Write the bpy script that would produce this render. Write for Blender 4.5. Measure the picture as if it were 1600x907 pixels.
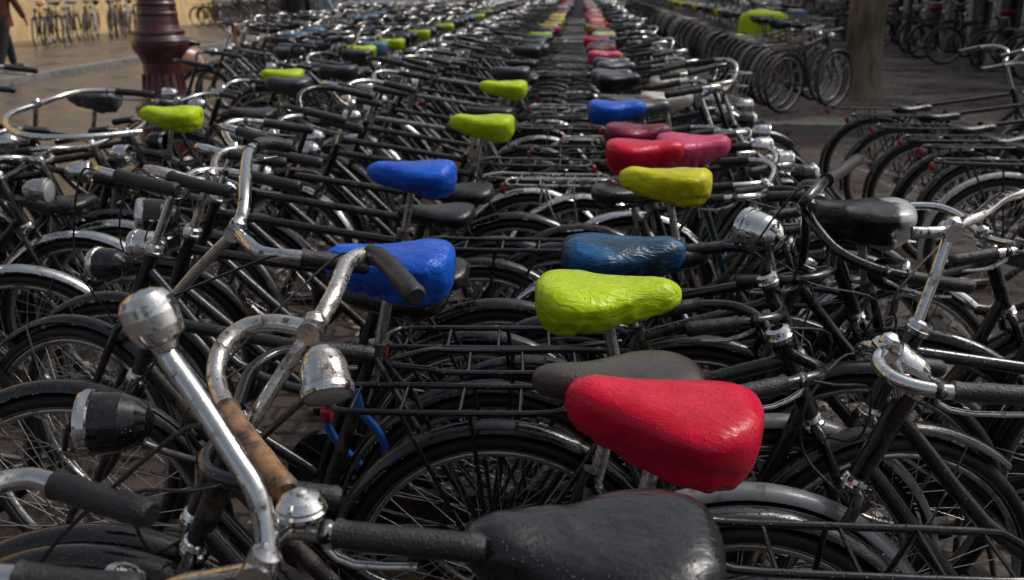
import bpy, math, random
from mathutils import Vector, Matrix, noise as mnoise
R = math.radians
rnd = random.Random(7)
scene = bpy.context.scene
COL = scene.collection
for o in list(bpy.data.objects):
    bpy.data.objects.remove(o)

# ------------------------------------------------------------------ camera
cam = bpy.data.cameras.new('camera')
cam_o = bpy.data.objects.new('camera', cam); COL.objects.link(cam_o)
cam.sensor_width = 36.0; cam.lens = 34.56
cam.clip_start = 0.05; cam.clip_end = 500
cam_o.location = (0, 0, 1.58)
cam_o.rotation_euler = (R(90 - 17.3), 0, R(4.0))
cam.dof.use_dof = True; cam.dof.focus_distance = 1.85; cam.dof.aperture_fstop = 5.4
scene.camera = cam_o
# ------------------------------------------------------------------ sky, sun, exposure
SUN_EL, SUN_AZ = R(52), R(66)          # azimuth from +Y towards +X
world = bpy.data.worlds.new('World'); scene.world = world; world.use_nodes = True
wn = world.node_tree.nodes; wl = world.node_tree.links
bg = wn['Background']
sky = wn.new('ShaderNodeTexSky'); sky.sky_type = 'NISHITA'; sky.sun_disc = False
sky.sun_elevation = SUN_EL; sky.sun_rotation = SUN_AZ
sky.air_density = 1.0; sky.dust_density = 6.0; sky.ozone_density = 1.0
hs = wn.new('ShaderNodeHueSaturation'); hs.inputs['Saturation'].default_value = 0.5
wl.new(sky.outputs[0], hs.inputs['Color']); wl.new(hs.outputs[0], bg.inputs['Color'])
bg.inputs['Strength'].default_value = 0.12
sun = bpy.data.lights.new('sun', 'SUN'); sun.energy = 1.2; sun.angle = R(18); sun.color = (1, .985, .96)
sun_o = bpy.data.objects.new('sun', sun); COL.objects.link(sun_o)
sd = Vector((math.sin(SUN_AZ) * math.cos(SUN_EL), math.cos(SUN_AZ) * math.cos(SUN_EL), math.sin(SUN_EL)))
sun_o.rotation_euler = (-sd).to_track_quat('-Z', 'Y').to_euler(); sun_o.location = (0, 0, 20)
vs = scene.view_settings
vs.view_transform = 'Standard'; vs.look = 'None'; vs.gamma = 1.0; vs.exposure = 0.0
vs.use_curve_mapping = False
scene.cycles.use_denoising = True
scene.cycles.max_bounces = 6; scene.cycles.glossy_bounces = 4; scene.cycles.diffuse_bounces = 3
scene.cycles.sample_clamp_indirect = 6

# ------------------------------------------------------------------ materials
MATS = {}
def mat(name, col, rough=.5, metal=0., var=0., dirt=None, dirt_amt=.0, dirt_scale=14., bump=0., bump_scale=60.,
        coat=0., drops=0., col2=None, col2_scale=6., rvar=.12, streak=None, spec=.5, crease=0., crease_scale=24.):
    m = bpy.data.materials.new(name); m.use_nodes = True
    nt = m.node_tree; N = nt.nodes; L = nt.links
    b = N['Principled BSDF']
    b.inputs['Metallic'].default_value = metal; b.inputs['Specular IOR Level'].default_value = spec
    b.inputs['Coat Weight'].default_value = coat; b.inputs['Coat Roughness'].default_value = .08
    tc = N.new('ShaderNodeTexCoord'); oi = N.new('ShaderNodeObjectInfo')
    off = N.new('ShaderNodeVectorMath'); off.operation = 'MULTIPLY_ADD'
    cmb = N.new('ShaderNodeCombineXYZ')
    for i in range(3): L.new(oi.outputs['Random'], cmb.inputs[i])
    off.inputs[1].default_value = (37, 53, 71)
    L.new(cmb.outputs[0], off.inputs[0]); L.new(tc.outputs['Object'], off.inputs[2])
    vec = off.outputs[0]
    if streak:
        mp = N.new('ShaderNodeMapping'); mp.inputs['Scale'].default_value = streak
        L.new(vec, mp.inputs[0]); vec = mp.outputs[0]
    def noise(scale, detail=5, rgh=.6):
        n = N.new('ShaderNodeTexNoise'); n.inputs['Scale'].default_value = scale
        n.inputs['Detail'].default_value = detail; n.inputs['Roughness'].default_value = rgh
        L.new(vec, n.inputs['Vector']); return n.outputs['Fac']
    def ramp(fac, lo, hi):
        r = N.new('ShaderNodeMapRange'); r.inputs['From Min'].default_value = lo; r.inputs['From Max'].default_value = hi
        L.new(fac, r.inputs['Value']); return r.outputs[0]
    def mix(f, a, c2, ctype='MIX'):
        x = N.new('ShaderNodeMix'); x.data_type = 'RGBA'; x.blend_type = ctype
        if isinstance(f, (int, float)): x.inputs[0].default_value = f
        else: L.new(f, x.inputs[0])
        for s, v in ((6, a), (7, c2)):
            if isinstance(v, tuple): x.inputs[s].default_value = v + (1,)
            else: L.new(v, x.inputs[s])
        return x.outputs[2]
    c = tuple(col)
    if col2 is not None: c = mix(ramp(noise(col2_scale, 4), .4, .6), c, tuple(col2))
    if var:
        h = N.new('ShaderNodeHueSaturation')
        if isinstance(c, tuple): h.inputs['Color'].default_value = c + (1,)
        else: L.new(c, h.inputs['Color'])
        mr = N.new('ShaderNodeMapRange'); mr.inputs['To Min'].default_value = 1 - var; mr.inputs['To Max'].default_value = 1 + var
        L.new(oi.outputs['Random'], mr.inputs['Value']); L.new(mr.outputs[0], h.inputs['Value'])
        c = h.outputs[0]
    df = None
    if dirt is not None:
        df = ramp(noise(dirt_scale, 8, .7), .62 - dirt_amt, .72 - dirt_amt * .6)
        c = mix(df, c, tuple(dirt))
        if metal:
            mm = N.new('ShaderNodeMath'); mm.operation = 'MULTIPLY_ADD'; mm.inputs[1].default_value = -metal * .8; mm.inputs[2].default_value = metal
            L.new(df, mm.inputs[0]); L.new(mm.outputs[0], b.inputs['Metallic'])
    if isinstance(c, tuple): b.inputs['Base Color'].default_value = c + (1,)
    else: L.new(c, b.inputs['Base Color'])
    mr = N.new('ShaderNodeMapRange'); mr.inputs['From Min'].default_value = .3; mr.inputs['From Max'].default_value = .7
    mr.inputs['To Min'].default_value = max(.03, rough - rvar); mr.inputs['To Max'].default_value = min(1, rough + rvar)
    L.new(noise(22, 6), mr.inputs['Value'])
    if df is not None:
        a = N.new('ShaderNodeMath'); a.operation = 'MULTIPLY_ADD'; a.inputs[1].default_value = .35
        L.new(df, a.inputs[0]); L.new(mr.outputs[0], a.inputs[2]); L.new(a.outputs[0], b.inputs['Roughness'])
    else: L.new(mr.outputs[0], b.inputs['Roughness'])
    nrm = None
    if bump:
        bp = N.new('ShaderNodeBump'); bp.inputs['Strength'].default_value = bump; bp.inputs['Distance'].default_value = .004
        L.new(noise(bump_scale, 6), bp.inputs['Height']); nrm = bp.outputs[0]
    if crease:
        n = N.new('ShaderNodeTexNoise'); n.inputs['Scale'].default_value = crease_scale; n.inputs['Detail'].default_value = 3; n.inputs['Roughness'].default_value = .55; n.inputs['Distortion'].default_value = 1.4
        mp2 = N.new('ShaderNodeMapping'); mp2.inputs['Scale'].default_value = (.55, 1, 1.5); mp2.inputs['Rotation'].default_value = (.3, .5, .2); L.new(off.outputs[0], mp2.inputs[0]); L.new(mp2.outputs[0], n.inputs['Vector'])
        s1 = N.new('ShaderNodeMath'); s1.operation = 'SUBTRACT'; s1.inputs[1].default_value = .5; L.new(n.outputs['Fac'], s1.inputs[0])
        s2 = N.new('ShaderNodeMath'); s2.operation = 'ABSOLUTE'; L.new(s1.outputs[0], s2.inputs[0])
        s3 = N.new('ShaderNodeMapRange'); s3.inputs['From Min'].default_value = .0; s3.inputs['From Max'].default_value = .12; s3.inputs['To Min'].default_value = 1; s3.inputs['To Max'].default_value = 0; L.new(s2.outputs[0], s3.inputs['Value'])
        bp = N.new('ShaderNodeBump'); bp.inputs['Strength'].default_value = crease; bp.inputs['Distance'].default_value = .004; L.new(s3.outputs[0], bp.inputs['Height'])
        if nrm is not None: L.new(nrm, bp.inputs['Normal'])
        nrm = bp.outputs[0]
    if drops:
        v = N.new('ShaderNodeTexVoronoi'); v.inputs['Scale'].default_value = 190; v.inputs['Randomness'].default_value = 1
        L.new(off.outputs[0], v.inputs['Vector'])
        r = N.new('ShaderNodeMapRange'); r.inputs['From Min'].default_value = .32; r.inputs['From Max'].default_value = .1
        L.new(v.outputs['Distance'], r.inputs['Value'])
        k = N.new('ShaderNodeMath'); k.operation = 'GREATER_THAN'; k.inputs[1].default_value = .62
        sp = N.new('ShaderNodeSeparateColor'); L.new(v.outputs['Color'], sp.inputs[0]); L.new(sp.outputs[0], k.inputs[0])
        mu = N.new('ShaderNodeMath'); mu.operation = 'MULTIPLY'; L.new(r.outputs[0], mu.inputs[0]); L.new(k.outputs[0], mu.inputs[1])
        bp = N.new('ShaderNodeBump'); bp.inputs['Strength'].default_value = drops; bp.inputs['Distance'].default_value = .0015
        L.new(mu.outputs[0], bp.inputs['Height'])
        if nrm is not None: L.new(nrm, bp.inputs['Normal'])
        nrm = bp.outputs[0]
    if nrm is not None:
        L.new(nrm, b.inputs['Normal'])
        if coat: L.new(nrm, b.inputs['Coat Normal'])
    MATS[name] = m
    return m

BROWN = (.06, .035, .018)
mat('black_paint', (.004, .004, .0045), .17, 0, .4, (.03, .027, .022), .05, 30, .14, 60, coat=.4, drops=1., spec=.45)
mat('worn_paint', (.007, .0065, .0065), .24, 0, .4, (.07, .045, .026), .11, 22, .15, 90, coat=.3, drops=.6, spec=.4)
mat('mud_paint', (.085, .066, .052), .45, 0, .5, (.03, .025, .02), .12, 9, .15, 90, coat=.15)
mat('grey_paint', (.17, .18, .19), .35, 0, .4, (.05, .035, .02), .1, 25, .1, 90, coat=.3)
mat('red_paint', (.12, .012, .015), .3, 0, .4, BROWN, .08, 25, .1, 90, coat=.4)
mat('teal_paint', (.012, .05, .06), .3, 0, .4, BROWN, .08, 25, .1, 90, coat=.4)
mat('blue_paint', (.02, .05, .16), .3, 0, .4, BROWN, .08, 25, .1, 90, coat=.4)
mat('white_paint', (.55, .55, .53), .35, 0, .2, BROWN, .06, 25, .1, 90, coat=.3)
mat('chrome', (.64, .64, .635), .09, 1, .15, (.03, .024, .02), .085, 44, .06, 24, drops=.22, rvar=.05)
mat('rusty_chrome', (.62, .60, .57), .14, 1, .3, (.05, .03, .018), .16, 30, .2, 70, drops=.4)
mat('rim_metal', (.42, .42, .41), .3, 1, .3, (.05, .04, .03), .1, 20, .05, 80)
mat('spoke_metal', (.70, .69, .67), .2, 1, .3)
mat('steel', (.20, .19, .18), .35, 1, .3, (.05, .03, .02), .15, 30, .1, 80)
mat('tyre_rubber', (.008, .0078, .0076), .5, 0, .4, (.04, .034, .028), .05, 18, .35, 220, coat=.06, spec=.35)
mat('tyre_line', (.16, .10, .055), .5, 0, .5)
mat('grip_rubber', (.006, .006, .0065), .42, 0, .2, (.03, .027, .024), .05, 40, .6, 260, coat=.3, spec=.45, drops=1.)
mat('tan_tape', (.30, .16, .07), .45, 0, 0, (.015, .012, .010), .16, 16, .3, 120, coat=.2, drops=.3)
mat('leather', (.005, .005, .005), .27, 0, .4, (.02, .018, .017), .06, 30, .4, 120, coat=.25, drops=1., spec=.4)
mat('brown_leather', (.045, .028, .022), .36, 0, .4, (.015, .012, .01), .1, 20, .3, 150, coat=.3, drops=.6)
mat('red_reflector', (.22, .006, .010), .2, 0, .2, coat=.5)
mat('lens_glass', (.55, .56, .55), .12, .6, .1, bump=.5, bump_scale=260)
for nm, c, c2 in (('red', (.62, .005, .038), (.50, .004, .026)), ('lime', (.50, .66, .008), (.42, .58, .006)), ('yellow', (.66, .62, .010), (.56, .52, .008)),
                  ('blue', (.010, .115, .62), (.008, .075, .46)), ('navy', (.012, .045, .10), (.008, .02, .04)), ('crimson', (.22, .008, .035), (.14, .006, .03)),
                  ('pink', (.62, .07, .17), (.5, .04, .12)), ('white', (.58, .56, .50), (.40, .36, .30)), ('orange', (.62, .26, .015), (.5, .15, .01)), ('sky', (.16, .30, .46), (.1, .2, .34))):
    mat('cover_' + nm, c, .26, 0, .06, None, 0, 14, .35, 34, coat=.05, drops=1., col2=c2, col2_scale=9, rvar=.12, spec=.22, crease={'red': .16}.get(nm, .34), crease_scale={'red': 30.}.get(nm, 20.))
mat('cover_black', (.005, .0053, .0065), .25, 0, .15, None, 0, 14, .35, 60, coat=.3, crease=.14, spec=.42, drops=1., col2=(.010, .0105, .013), col2_scale=9)
mat('cover_teal', (.004, .10, .26), .22, 0, .05, (.005, .007, .010), .17, 9, .22, 80, coat=.1, spec=.25, crease=.4, drops=1., col2=(.008, .03, .055), col2_scale=7, streak=(.4, 1, 1))
mat('cover_slate', (.035, .042, .055), .4, 0, .3, None, 0, 14, .3, 80, coat=.3, drops=.6, col2=(.018, .02, .025))
def torn(m, x0, pale):  # paints a highlight into the base colour, pale below x0 with a ragged edge
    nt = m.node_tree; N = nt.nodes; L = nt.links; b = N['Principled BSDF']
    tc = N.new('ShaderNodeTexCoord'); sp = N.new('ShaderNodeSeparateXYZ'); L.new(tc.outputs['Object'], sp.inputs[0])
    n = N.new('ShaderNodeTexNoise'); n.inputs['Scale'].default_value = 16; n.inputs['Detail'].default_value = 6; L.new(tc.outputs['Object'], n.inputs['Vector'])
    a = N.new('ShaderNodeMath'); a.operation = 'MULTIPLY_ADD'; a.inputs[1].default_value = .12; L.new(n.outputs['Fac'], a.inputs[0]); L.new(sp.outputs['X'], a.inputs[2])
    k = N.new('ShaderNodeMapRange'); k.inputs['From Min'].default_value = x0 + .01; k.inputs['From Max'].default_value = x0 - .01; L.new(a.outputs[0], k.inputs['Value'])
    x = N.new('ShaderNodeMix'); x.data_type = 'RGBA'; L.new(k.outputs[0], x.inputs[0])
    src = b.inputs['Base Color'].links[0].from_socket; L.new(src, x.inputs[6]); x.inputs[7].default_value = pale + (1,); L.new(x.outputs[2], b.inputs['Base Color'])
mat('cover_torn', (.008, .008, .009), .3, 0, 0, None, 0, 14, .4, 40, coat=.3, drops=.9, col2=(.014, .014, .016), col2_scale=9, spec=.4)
torn(MATS['cover_torn'], -.262, (.42, .43, .43))  # white highlight on the black cover's rear, put into its colour
mat('lock_blue', (.015, .09, .32), .4, 0, .1, coat=.3)
mat('lock_pink', (.5, .04, .13), .4, 0, .1, coat=.3)
mat('wire_basket', (.42, .42, .40), .35, .6, .3)
mat('lamp_iron', (.060, .008, .011), .28, 0, 0, (.03, .008, .008), .1, 12, .25, 40, coat=.5, drops=.5)
mat('lamp_glass', (.5, .5, .45), .2)
mat('bark', (.20, .155, .105), .8, 0, 0, (.07, .07, .035), .14, 5, 1., 22, streak=(1, 1, .25))
mat('leaf_green', (.07, .085, .02), .5, 0, .3)
mat('leaf_litter', (.12, .075, .035), .4, 0, 0, (.045, .035, .025), .15, 3, coat=.4)
mat('paper_litter', (.42, .38, .33), .5, 0, .3, (.2, .15, .1), .1, 8, coat=.3)
mat('kerb_stone', (.20, .19, .175), .42, 0, .2, (.06, .055, .05), .12, 6, .35, 40, coat=.25)
mat('yellow_wall', (.66, .47, .22), .75, 0, 0, (.46, .33, .17), .12, 1.2, .3, 20)
mat('grey_wall', (.20, .22, .25), .75, 0, .2, (.12, .12, .13), .12, 1.2, .3, 20)
mat('stone_wall', (.40, .375, .35), .7, 0, .3, (.09, .08, .075), .16, 2.2, .4, 20, streak=(1, 1, .25))
mat('dark_wood', (.03, .022, .02), .5, 0, .5, (.06, .035, .03), .1, 4, .2, 20, streak=(3, 3, .3))
mat('window_glass', (.012, .014, .016), .06, 0, 0, coat=.5)
mat('iron', (.018, .018, .018), .4, 0, .2, coat=.3)
mat('skin', (.45, .25, .17), .55)
mat('denim', (.06, .10, .17), .8, 0, 0, (.11, .16, .24), .1, 12)
mat('coat_red', (.11, .03, .025), .8); mat('coat_white', (.50, .50, .48), .8); mat('coat_blue', (.22, .32, .42), .6)
mat('trouser_dark', (.015, .015, .02), .85); mat('hair', (.02, .014, .01), .6)
mat('moped_shell', (.30, .13, .06), .3, coat=.4)

def ground_mat(name, a, b, mortar, scale, rough_lo, rough_hi):
    m = bpy.data.materials.new(name); m.use_nodes = True
    nt = m.node_tree; N = nt.nodes; L = nt.links; bs = N['Principled BSDF']
    tc = N.new('ShaderNodeTexCoord')
    br = N.new('ShaderNodeTexBrick'); br.inputs['Scale'].default_value = scale
    br.inputs['Color1'].default_value = a + (1,); br.inputs['Color2'].default_value = b + (1,); br.inputs['Mortar'].default_value = mortar + (1,)
    br.inputs['Mortar Size'].default_value = .03; br.inputs['Brick Width'].default_value = .6; br.inputs['Row Height'].default_value = .3
    L.new(tc.outputs['Object'], br.inputs['Vector'])
    n1 = N.new('ShaderNodeTexNoise'); n1.inputs['Scale'].default_value = .9; n1.inputs['Detail'].default_value = 8; n1.inputs['Roughness'].default_value = .65
    L.new(tc.outputs['Object'], n1.inputs['Vector'])
    n2 = N.new('ShaderNodeTexNoise'); n2.inputs['Scale'].default_value = 30; n2.inputs['Detail'].default_value = 6
    L.new(tc.outputs['Object'], n2.inputs['Vector'])
    mx = N.new('ShaderNodeMix'); mx.data_type = 'RGBA'; mx.blend_type = 'MULTIPLY'; mx.inputs[0].default_value = .7
    L.new(br.outputs['Color'], mx.inputs[6])
    rp = N.new('ShaderNodeValToRGB'); rp.color_ramp.elements[0].position = .35; rp.color_ramp.elements[0].color = (.35, .33, .32, 1)
    rp.color_ramp.elements[1].position = .65; rp.color_ramp.elements[1].color = (1, 1, 1, 1)
    L.new(n1.outputs['Fac'], rp.inputs[0]); L.new(rp.outputs[0], mx.inputs[7]); L.new(mx.outputs[2], bs.inputs['Base Color'])
    mr = N.new('ShaderNodeMapRange'); mr.inputs['From Min'].default_value = .42; mr.inputs['From Max'].default_value = .6
    mr.inputs['To Min'].default_value = rough_lo; mr.inputs['To Max'].default_value = rough_hi
    L.new(n1.outputs['Fac'], mr.inputs['Value']); L.new(mr.outputs[0], bs.inputs['Roughness'])
    bp = N.new('ShaderNodeBump'); bp.inputs['Strength'].default_value = .5; bp.inputs['Distance'].default_value = .006
    ad = N.new('ShaderNodeMath'); ad.operation = 'MULTIPLY_ADD'; ad.inputs[1].default_value = -.8
    L.new(br.outputs['Fac'], ad.inputs[0]); L.new(n2.outputs['Fac'], ad.inputs[2])
    L.new(ad.outputs[0], bp.inputs['Height']); L.new(bp.outputs[0], bs.inputs['Normal'])
    MATS[name] = m
ground_mat('wet_brick', (.12, .085, .068), (.09, .066, .056), (.03, .026, .023), 2.6, .16, .5)
ground_mat('wet_asphalt', (.15, .125, .115), (.13, .11, .10), (.09, .08, .075), 1.2, .18, .5)
ground_mat('pavement_slab', (.22, .175, .155), (.18, .145, .13), (.05, .045, .04), 1.5, .2, .55)

# ------------------------------------------------------------------ mesh building
class MB:
    """verts, faces and a material name per face"""
    def __init__(s): s.v = []; s.f = []; s.m = []; s.s = []
    def add(s, v, f, m, smooth=True):
        o = len(s.v); s.v.extend(v)
        for q in f:
            s.f.append(tuple(i + o for i in q)); s.m.append(m); s.s.append(smooth)
        return s
    def join(s, b, M=None, sub=None):
        o = len(s.v)
        s.v.extend([M @ Vector(p) for p in b.v] if M else b.v)
        for q, m, k in zip(b.f, b.m, b.s):
            s.f.append(tuple(i + o for i in q)); s.m.append(sub.get(m, m) if sub else m); s.s.append(k)
        return s
    def mesh(s, name):
        me = bpy.data.meshes.new(name)
        me.from_pydata([tuple(p) for p in s.v], [], s.f)
        names = list(dict.fromkeys(s.m))
        for n in names: me.materials.append(MATS[n])
        ix = {n: i for i, n in enumerate(names)}
        me.polygons.foreach_set('material_index', [ix[n] for n in s.m])
        me.polygons.foreach_set('use_smooth', s.s)
        me.update(); return me

def catmull(P, n):
    P = [Vector(p) for p in P]
    if len(P) < 3 or n < 2: return P
    out = []
    for i in range(len(P) - 1):
        p0 = P[i - 1] if i else P[i] * 2 - P[i + 1]
        p1, p2 = P[i], P[i + 1]
        p3 = P[i + 2] if i + 2 < len(P) else P[i + 1] * 2 - P[i]
        for k in range(n):
            t = k / n; t2 = t * t; t3 = t2 * t
            out.append(.5 * ((2 * p1) + (p2 - p0) * t + (2 * p0 - 5 * p1 + 4 * p2 - p3) * t2 + (3 * p1 - p0 - 3 * p2 + p3) * t3))
    out.append(P[-1]); return out

def tube(mb, pts, r, m, seg=8, sub=0, closed=False, flat=1.0, caps=True):
    P = catmull(pts, sub) if sub else [Vector(p) for p in pts]
    n = len(P)
    if not isinstance(r, (list, tuple)): rr = [r] * n
    else: rr = [r[min(len(r) - 1, int(i * len(r) / n))] if len(r) != 2 else r[0] + (r[1] - r[0]) * i / (n - 1) for i in range(n)]
    T = []
    for i in range(n):
        a = P[(i + 1) % n] if (closed or i < n - 1) else P[i]
        b = P[i - 1] if (closed or i > 0) else P[i]
        t = a - b; T.append(t.normalized() if t.length > 1e-9 else Vector((0, 0, 1)))
    ref = Vector((0, 0, 1)) if abs(T[0].z) < .9 else Vector((0, 1, 0))
    u = T[0].cross(ref).normalized()
    V = []
    for i in range(n):
        u = (u - T[i] * u.dot(T[i]))
        if u.length < 1e-6: u = T[i].orthogonal()
        u.normalize(); w = T[i].cross(u)
        for k in range(seg):
            a = 2 * math.pi * k / seg
            V.append(P[i] + (u * math.cos(a) + w * math.sin(a) * flat) * rr[i])
    F = []
    for i in range(n if closed else n - 1):
        j = (i + 1) % n
        for k in range(seg):
            l = (k + 1) % seg
            F.append((i * seg + k, i * seg + l, j * seg + l, j * seg + k))
    mb.add(V, F, m)
    if caps and not closed:
        mb.add(V[:seg], [tuple(range(seg))[::-1]], m, False); mb.add(V[-seg:], [tuple(range(seg))], m, False)
    return mb

def ring(mb, c, R_, r, m, axis='y', nu=40, nv=8, ry=None):
    """torus round the y (or z) axis; ry: half-width along the axis"""
    ry = ry or r; V = []
    for i in range(nu):
        a = 2 * math.pi * i / nu
        for k in range(nv):
            b = 2 * math.pi * k / nv
            q = R_ + r * math.cos(b); h = ry * math.sin(b)
            V.append(Vector(c) + (Vector((q * math.cos(a), h, q * math.sin(a))) if axis == 'y' else Vector((q * math.cos(a), q * math.sin(a), h))))
    F = [(i * nv + k, ((i + 1) % nu) * nv + k, ((i + 1) % nu) * nv + (k + 1) % nv, i * nv + (k + 1) % nv) for i in range(nu) for k in range(nv)]
    return mb.add(V, F, m)

def lathe(mb, prof, m, seg=16, M=None):
    """prof: (r, h) pairs round z; M places it; m may be a list per segment"""
    V = []
    for r, h in prof:
        for k in range(seg):
            a = 2 * math.pi * k / seg
            p = Vector((r * math.cos(a), r * math.sin(a), h)); V.append(M @ p if M else p)
    for i in range(len(prof) - 1):
        F = [(k, (k + 1) % seg, seg + (k + 1) % seg, seg + k) for k in range(seg)]
        mb.add(V[i * seg:(i + 2) * seg], F, m[i] if isinstance(m, list) else m)
    return mb

def box(mb, c, s, m, M=None):
    V = [Vector((c[0] + a * s[0] / 2, c[1] + b * s[1] / 2, c[2] + d * s[2] / 2)) for a in (-1, 1) for b in (-1, 1) for d in (-1, 1)]
    if M: V = [M @ v for v in V]
    return mb.add(V, [(0, 1, 3, 2), (4, 6, 7, 5), (0, 4, 5, 1), (2, 3, 7, 6), (0, 2, 6, 4), (1, 5, 7, 3)], m, False)

def align(p, d):
    return Matrix.Translation(Vector(p)) @ Vector(d).to_track_quat('Z', 'Y').to_matrix().to_4x4()

def obj(name, data, parent=None, M=None):
    o = bpy.data.objects.new(name, data); COL.objects.link(o)
    if parent: o.parent = parent
    if M: o.matrix_local = M
    return o
def tag(o, label=None, cat=None, group=None, kind=None):
    if label: o['label'] = label
    if cat: o['category'] = cat
    if group: o['group'] = group
    if kind: o['kind'] = kind
    return o

# ------------------------------------------------------------------ the place: ground, paths, kerbs, buildings
def sheet(name, x0, x1, y0, y1, z, m, h=0):
    mb = MB()
    if h: box(mb, ((x0 + x1) / 2, (y0 + y1) / 2, z - h / 2), (x1 - x0, y1 - y0, h), m)
    else: mb.add([(x0, y0, z), (x1, y0, z), (x1, y1, z), (x0, y1, z)], [(0, 1, 2, 3)], m, False)
    return tag(obj(name, mb.mesh(name)), kind='structure')
sheet('ground', -160, 160, -60, 260, 0, 'wet_brick')
sheet('road', -9.3, -5.4, -40, 200, .004, 'wet_asphalt')
sheet('pavement_along_yellow_house', -14.9, -9.52, -40, 200, .12, 'pavement_slab', .3)
pav = sheet('raised_pavement', 2.02, 8.0, 11.2, 200, .12, 'pavement_slab', .3)
sheet('path', 1.42, 1.78, 3.0, 200, .004, 'wet_asphalt')

def kerb(name, p0, p1, w, h, z, n):
    p0 = Vector(p0); p1 = Vector(p1); d = (p1 - p0); L_ = d.length / n
    root = tag(obj(name, None), kind='structure'); root.location = p0; root.rotation_euler = (0, 0, math.atan2(d.y, d.x))
    mb = MB(); q = .012
    a, b, t = L_ / 2 - .004, w / 2, h
    V = [(-a, -b, 0), (a, -b, 0), (a, b, 0), (-a, b, 0), (-a, -b, t - q), (a, -b, t - q), (a, b, t - q), (-a, b, t - q),
         (-a + q, -b + q, t), (a - q, -b + q, t), (a - q, b - q, t), (-a + q, b - q, t)]
    F = [(0, 1, 5, 4), (1, 2, 6, 5), (2, 3, 7, 6), (3, 0, 4, 7), (4, 5, 9, 8), (5, 6, 10, 9), (6, 7, 11, 10), (7, 4, 8, 11), (8, 9, 10, 11)]
    mb.add(V, F, 'kerb_stone', False); me = mb.mesh('kerb_stone')
    for i in range(n):
        o = obj('kerb_stone', me, root); o.location = ((i + .5) * L_, rnd.uniform(-.004, .004), z + rnd.uniform(-.004, .003))
        o.rotation_euler = (0, 0, rnd.uniform(-.004, .004))
kerb('kerb_of_raised_pavement', (1.91, 11.2, 0), (1.91, 47.2, 0), .2, .125, 0, 36)
kerb('kerb_across_pavement_end', (2.02, 11.1, 0), (8.02, 11.1, 0), .2, .125, 0, 6)
kerb('kerb_of_house_pavement', (-9.41, 8, 0), (-9.41, 68, 0), .2, .125, 0, 60)
kerb('gutter_stones', (1.86, 2.6, 0), (1.86, 11.0, 0), .13, .03, 0, 14)

def building_side(name, x, face, y0, y1, wall_m, pitch, label, plinth_m, glass_w, sill, dark):
    root = tag(obj(name, None), label, 'building'); root.location = (x, y0, 0)
    L_ = y1 - y0; n = int(L_ / pitch); D = 7.0
    mb = MB(); box(mb, (-face * (D / 2 + .3), L_ / 2, 4.5), (D, L_, 9.), wall_m); obj('wall', mb.mesh('wall'), root)
    mb = MB(); box(mb, (-face * (D / 2 + .3), L_ / 2, 9.15), (D + .9, L_ + .6, .3), 'dark_wood'); obj('roof_cornice', mb.mesh('roof_cornice'), root)
    pm = MB(); box(pm, (-face * .15, 0, 4.4), (.3, pitch - glass_w, 8.8), wall_m); pme = pm.mesh('pilaster')
    lm = MB(); box(lm, (-face * .17, 0, sill / 2), (.26, glass_w - .006, sill), plinth_m); lme = lm.mesh('plinth')
    fm = MB(); w = glass_w - .01
    for dz in (sill + .05, sill + 1.0, sill + 2.2): box(fm, (-face * .2, 0, dz), (.09, w, .09), dark)
    for dy in (-w / 2 + .045, 0, w / 2 - .045): box(fm, (-face * .203, dy, sill + 1.12), (.085, .09, 2.24), dark)
    fme = fm.mesh('window_frame')
    gm = MB(); box(gm, (-face * .235, 0, sill + 1.12), (.02, w - .02, 2.2), 'window_glass'); gme = gm.mesh('pane')
    um = MB(); box(um, (-face * .2, 0, sill + 2.27 + (8.8 - sill - 2.27) / 2), (.2, w, 8.8 - sill - 2.27), wall_m); ume = um.mesh('upper_wall')
    for i in range(n):
        yc = (i + .5) * pitch
        o = obj('pilaster', pme, root); o.location = (0, i * pitch, 0)
        o = obj('plinth', lme, root); o.location = (0, yc, 0)
        f = obj('window', fme, root); f.location = (0, yc, 0)
        obj('pane', gme, f)
        o = obj('upper_wall', ume, root); o.location = (0, yc, 0)
    return root
building_side('yellow_house', -14.9, 1, 8, 41.6, 'yellow_wall', 4.2, 'plain yellow plastered house wall behind the bicycles parked across the road', 'yellow_wall', 1.5, 1.15, 'white_paint')
building_side('grey_house', -14.9, 1, 41.7, 95, 'grey_wall', 3.3, 'blue grey house front beyond the yellow wall, mostly hidden by bicycles', 'grey_wall', 1.8, .5, 'dark_wood')
building_side('dark_shopfront', 8.6, -1, 13, 75, 'stone_wall', 1.5, 'dark shopfront of grey stone piers and black glass behind the tree', 'dark_wood', 1.05, .32, 'dark_wood')
mb = MB(); box(mb, (-2, 98, 5), (32, 5, 10), 'stone_wall')
for i in range(9): box(mb, (-16 + i * 3.5, 95.45, 1.6), (1.5, .12, 2.4), 'window_glass')
far = obj('end_house', None); far.location = (0, 0, 0); tag(far, 'long dim house front closing off the far end of the bicycle rows', 'building')
obj('wall', MB().join(mb).mesh('wall'), far)

# iron street poles before the shopfront
pole = MB(); lathe(pole, [(0, 0), (.13, 0), (.13, .06), (.075, .12), (.07, .8), (.055, .9), (.05, 3.4), (.07, 3.42), (.07, 3.5), (.0, 3.58)], 'iron', 12)
pme = pole.mesh('street_pole')
for (x, y), w in zip(((7.3, 16.2), (7.35, 19.4), (7.4, 23.8), (7.3, 29)), ('nearest the frame edge', 'second from the frame edge', 'just right of the tree trunk', 'just left of the tree trunk')):
    o = obj('street_pole', pme); o.location = (x, y, .12)
    tag(o, 'thin black iron pole before the shopfront, ' + w, 'pole', 'iron poles before the shopfront')

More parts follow.
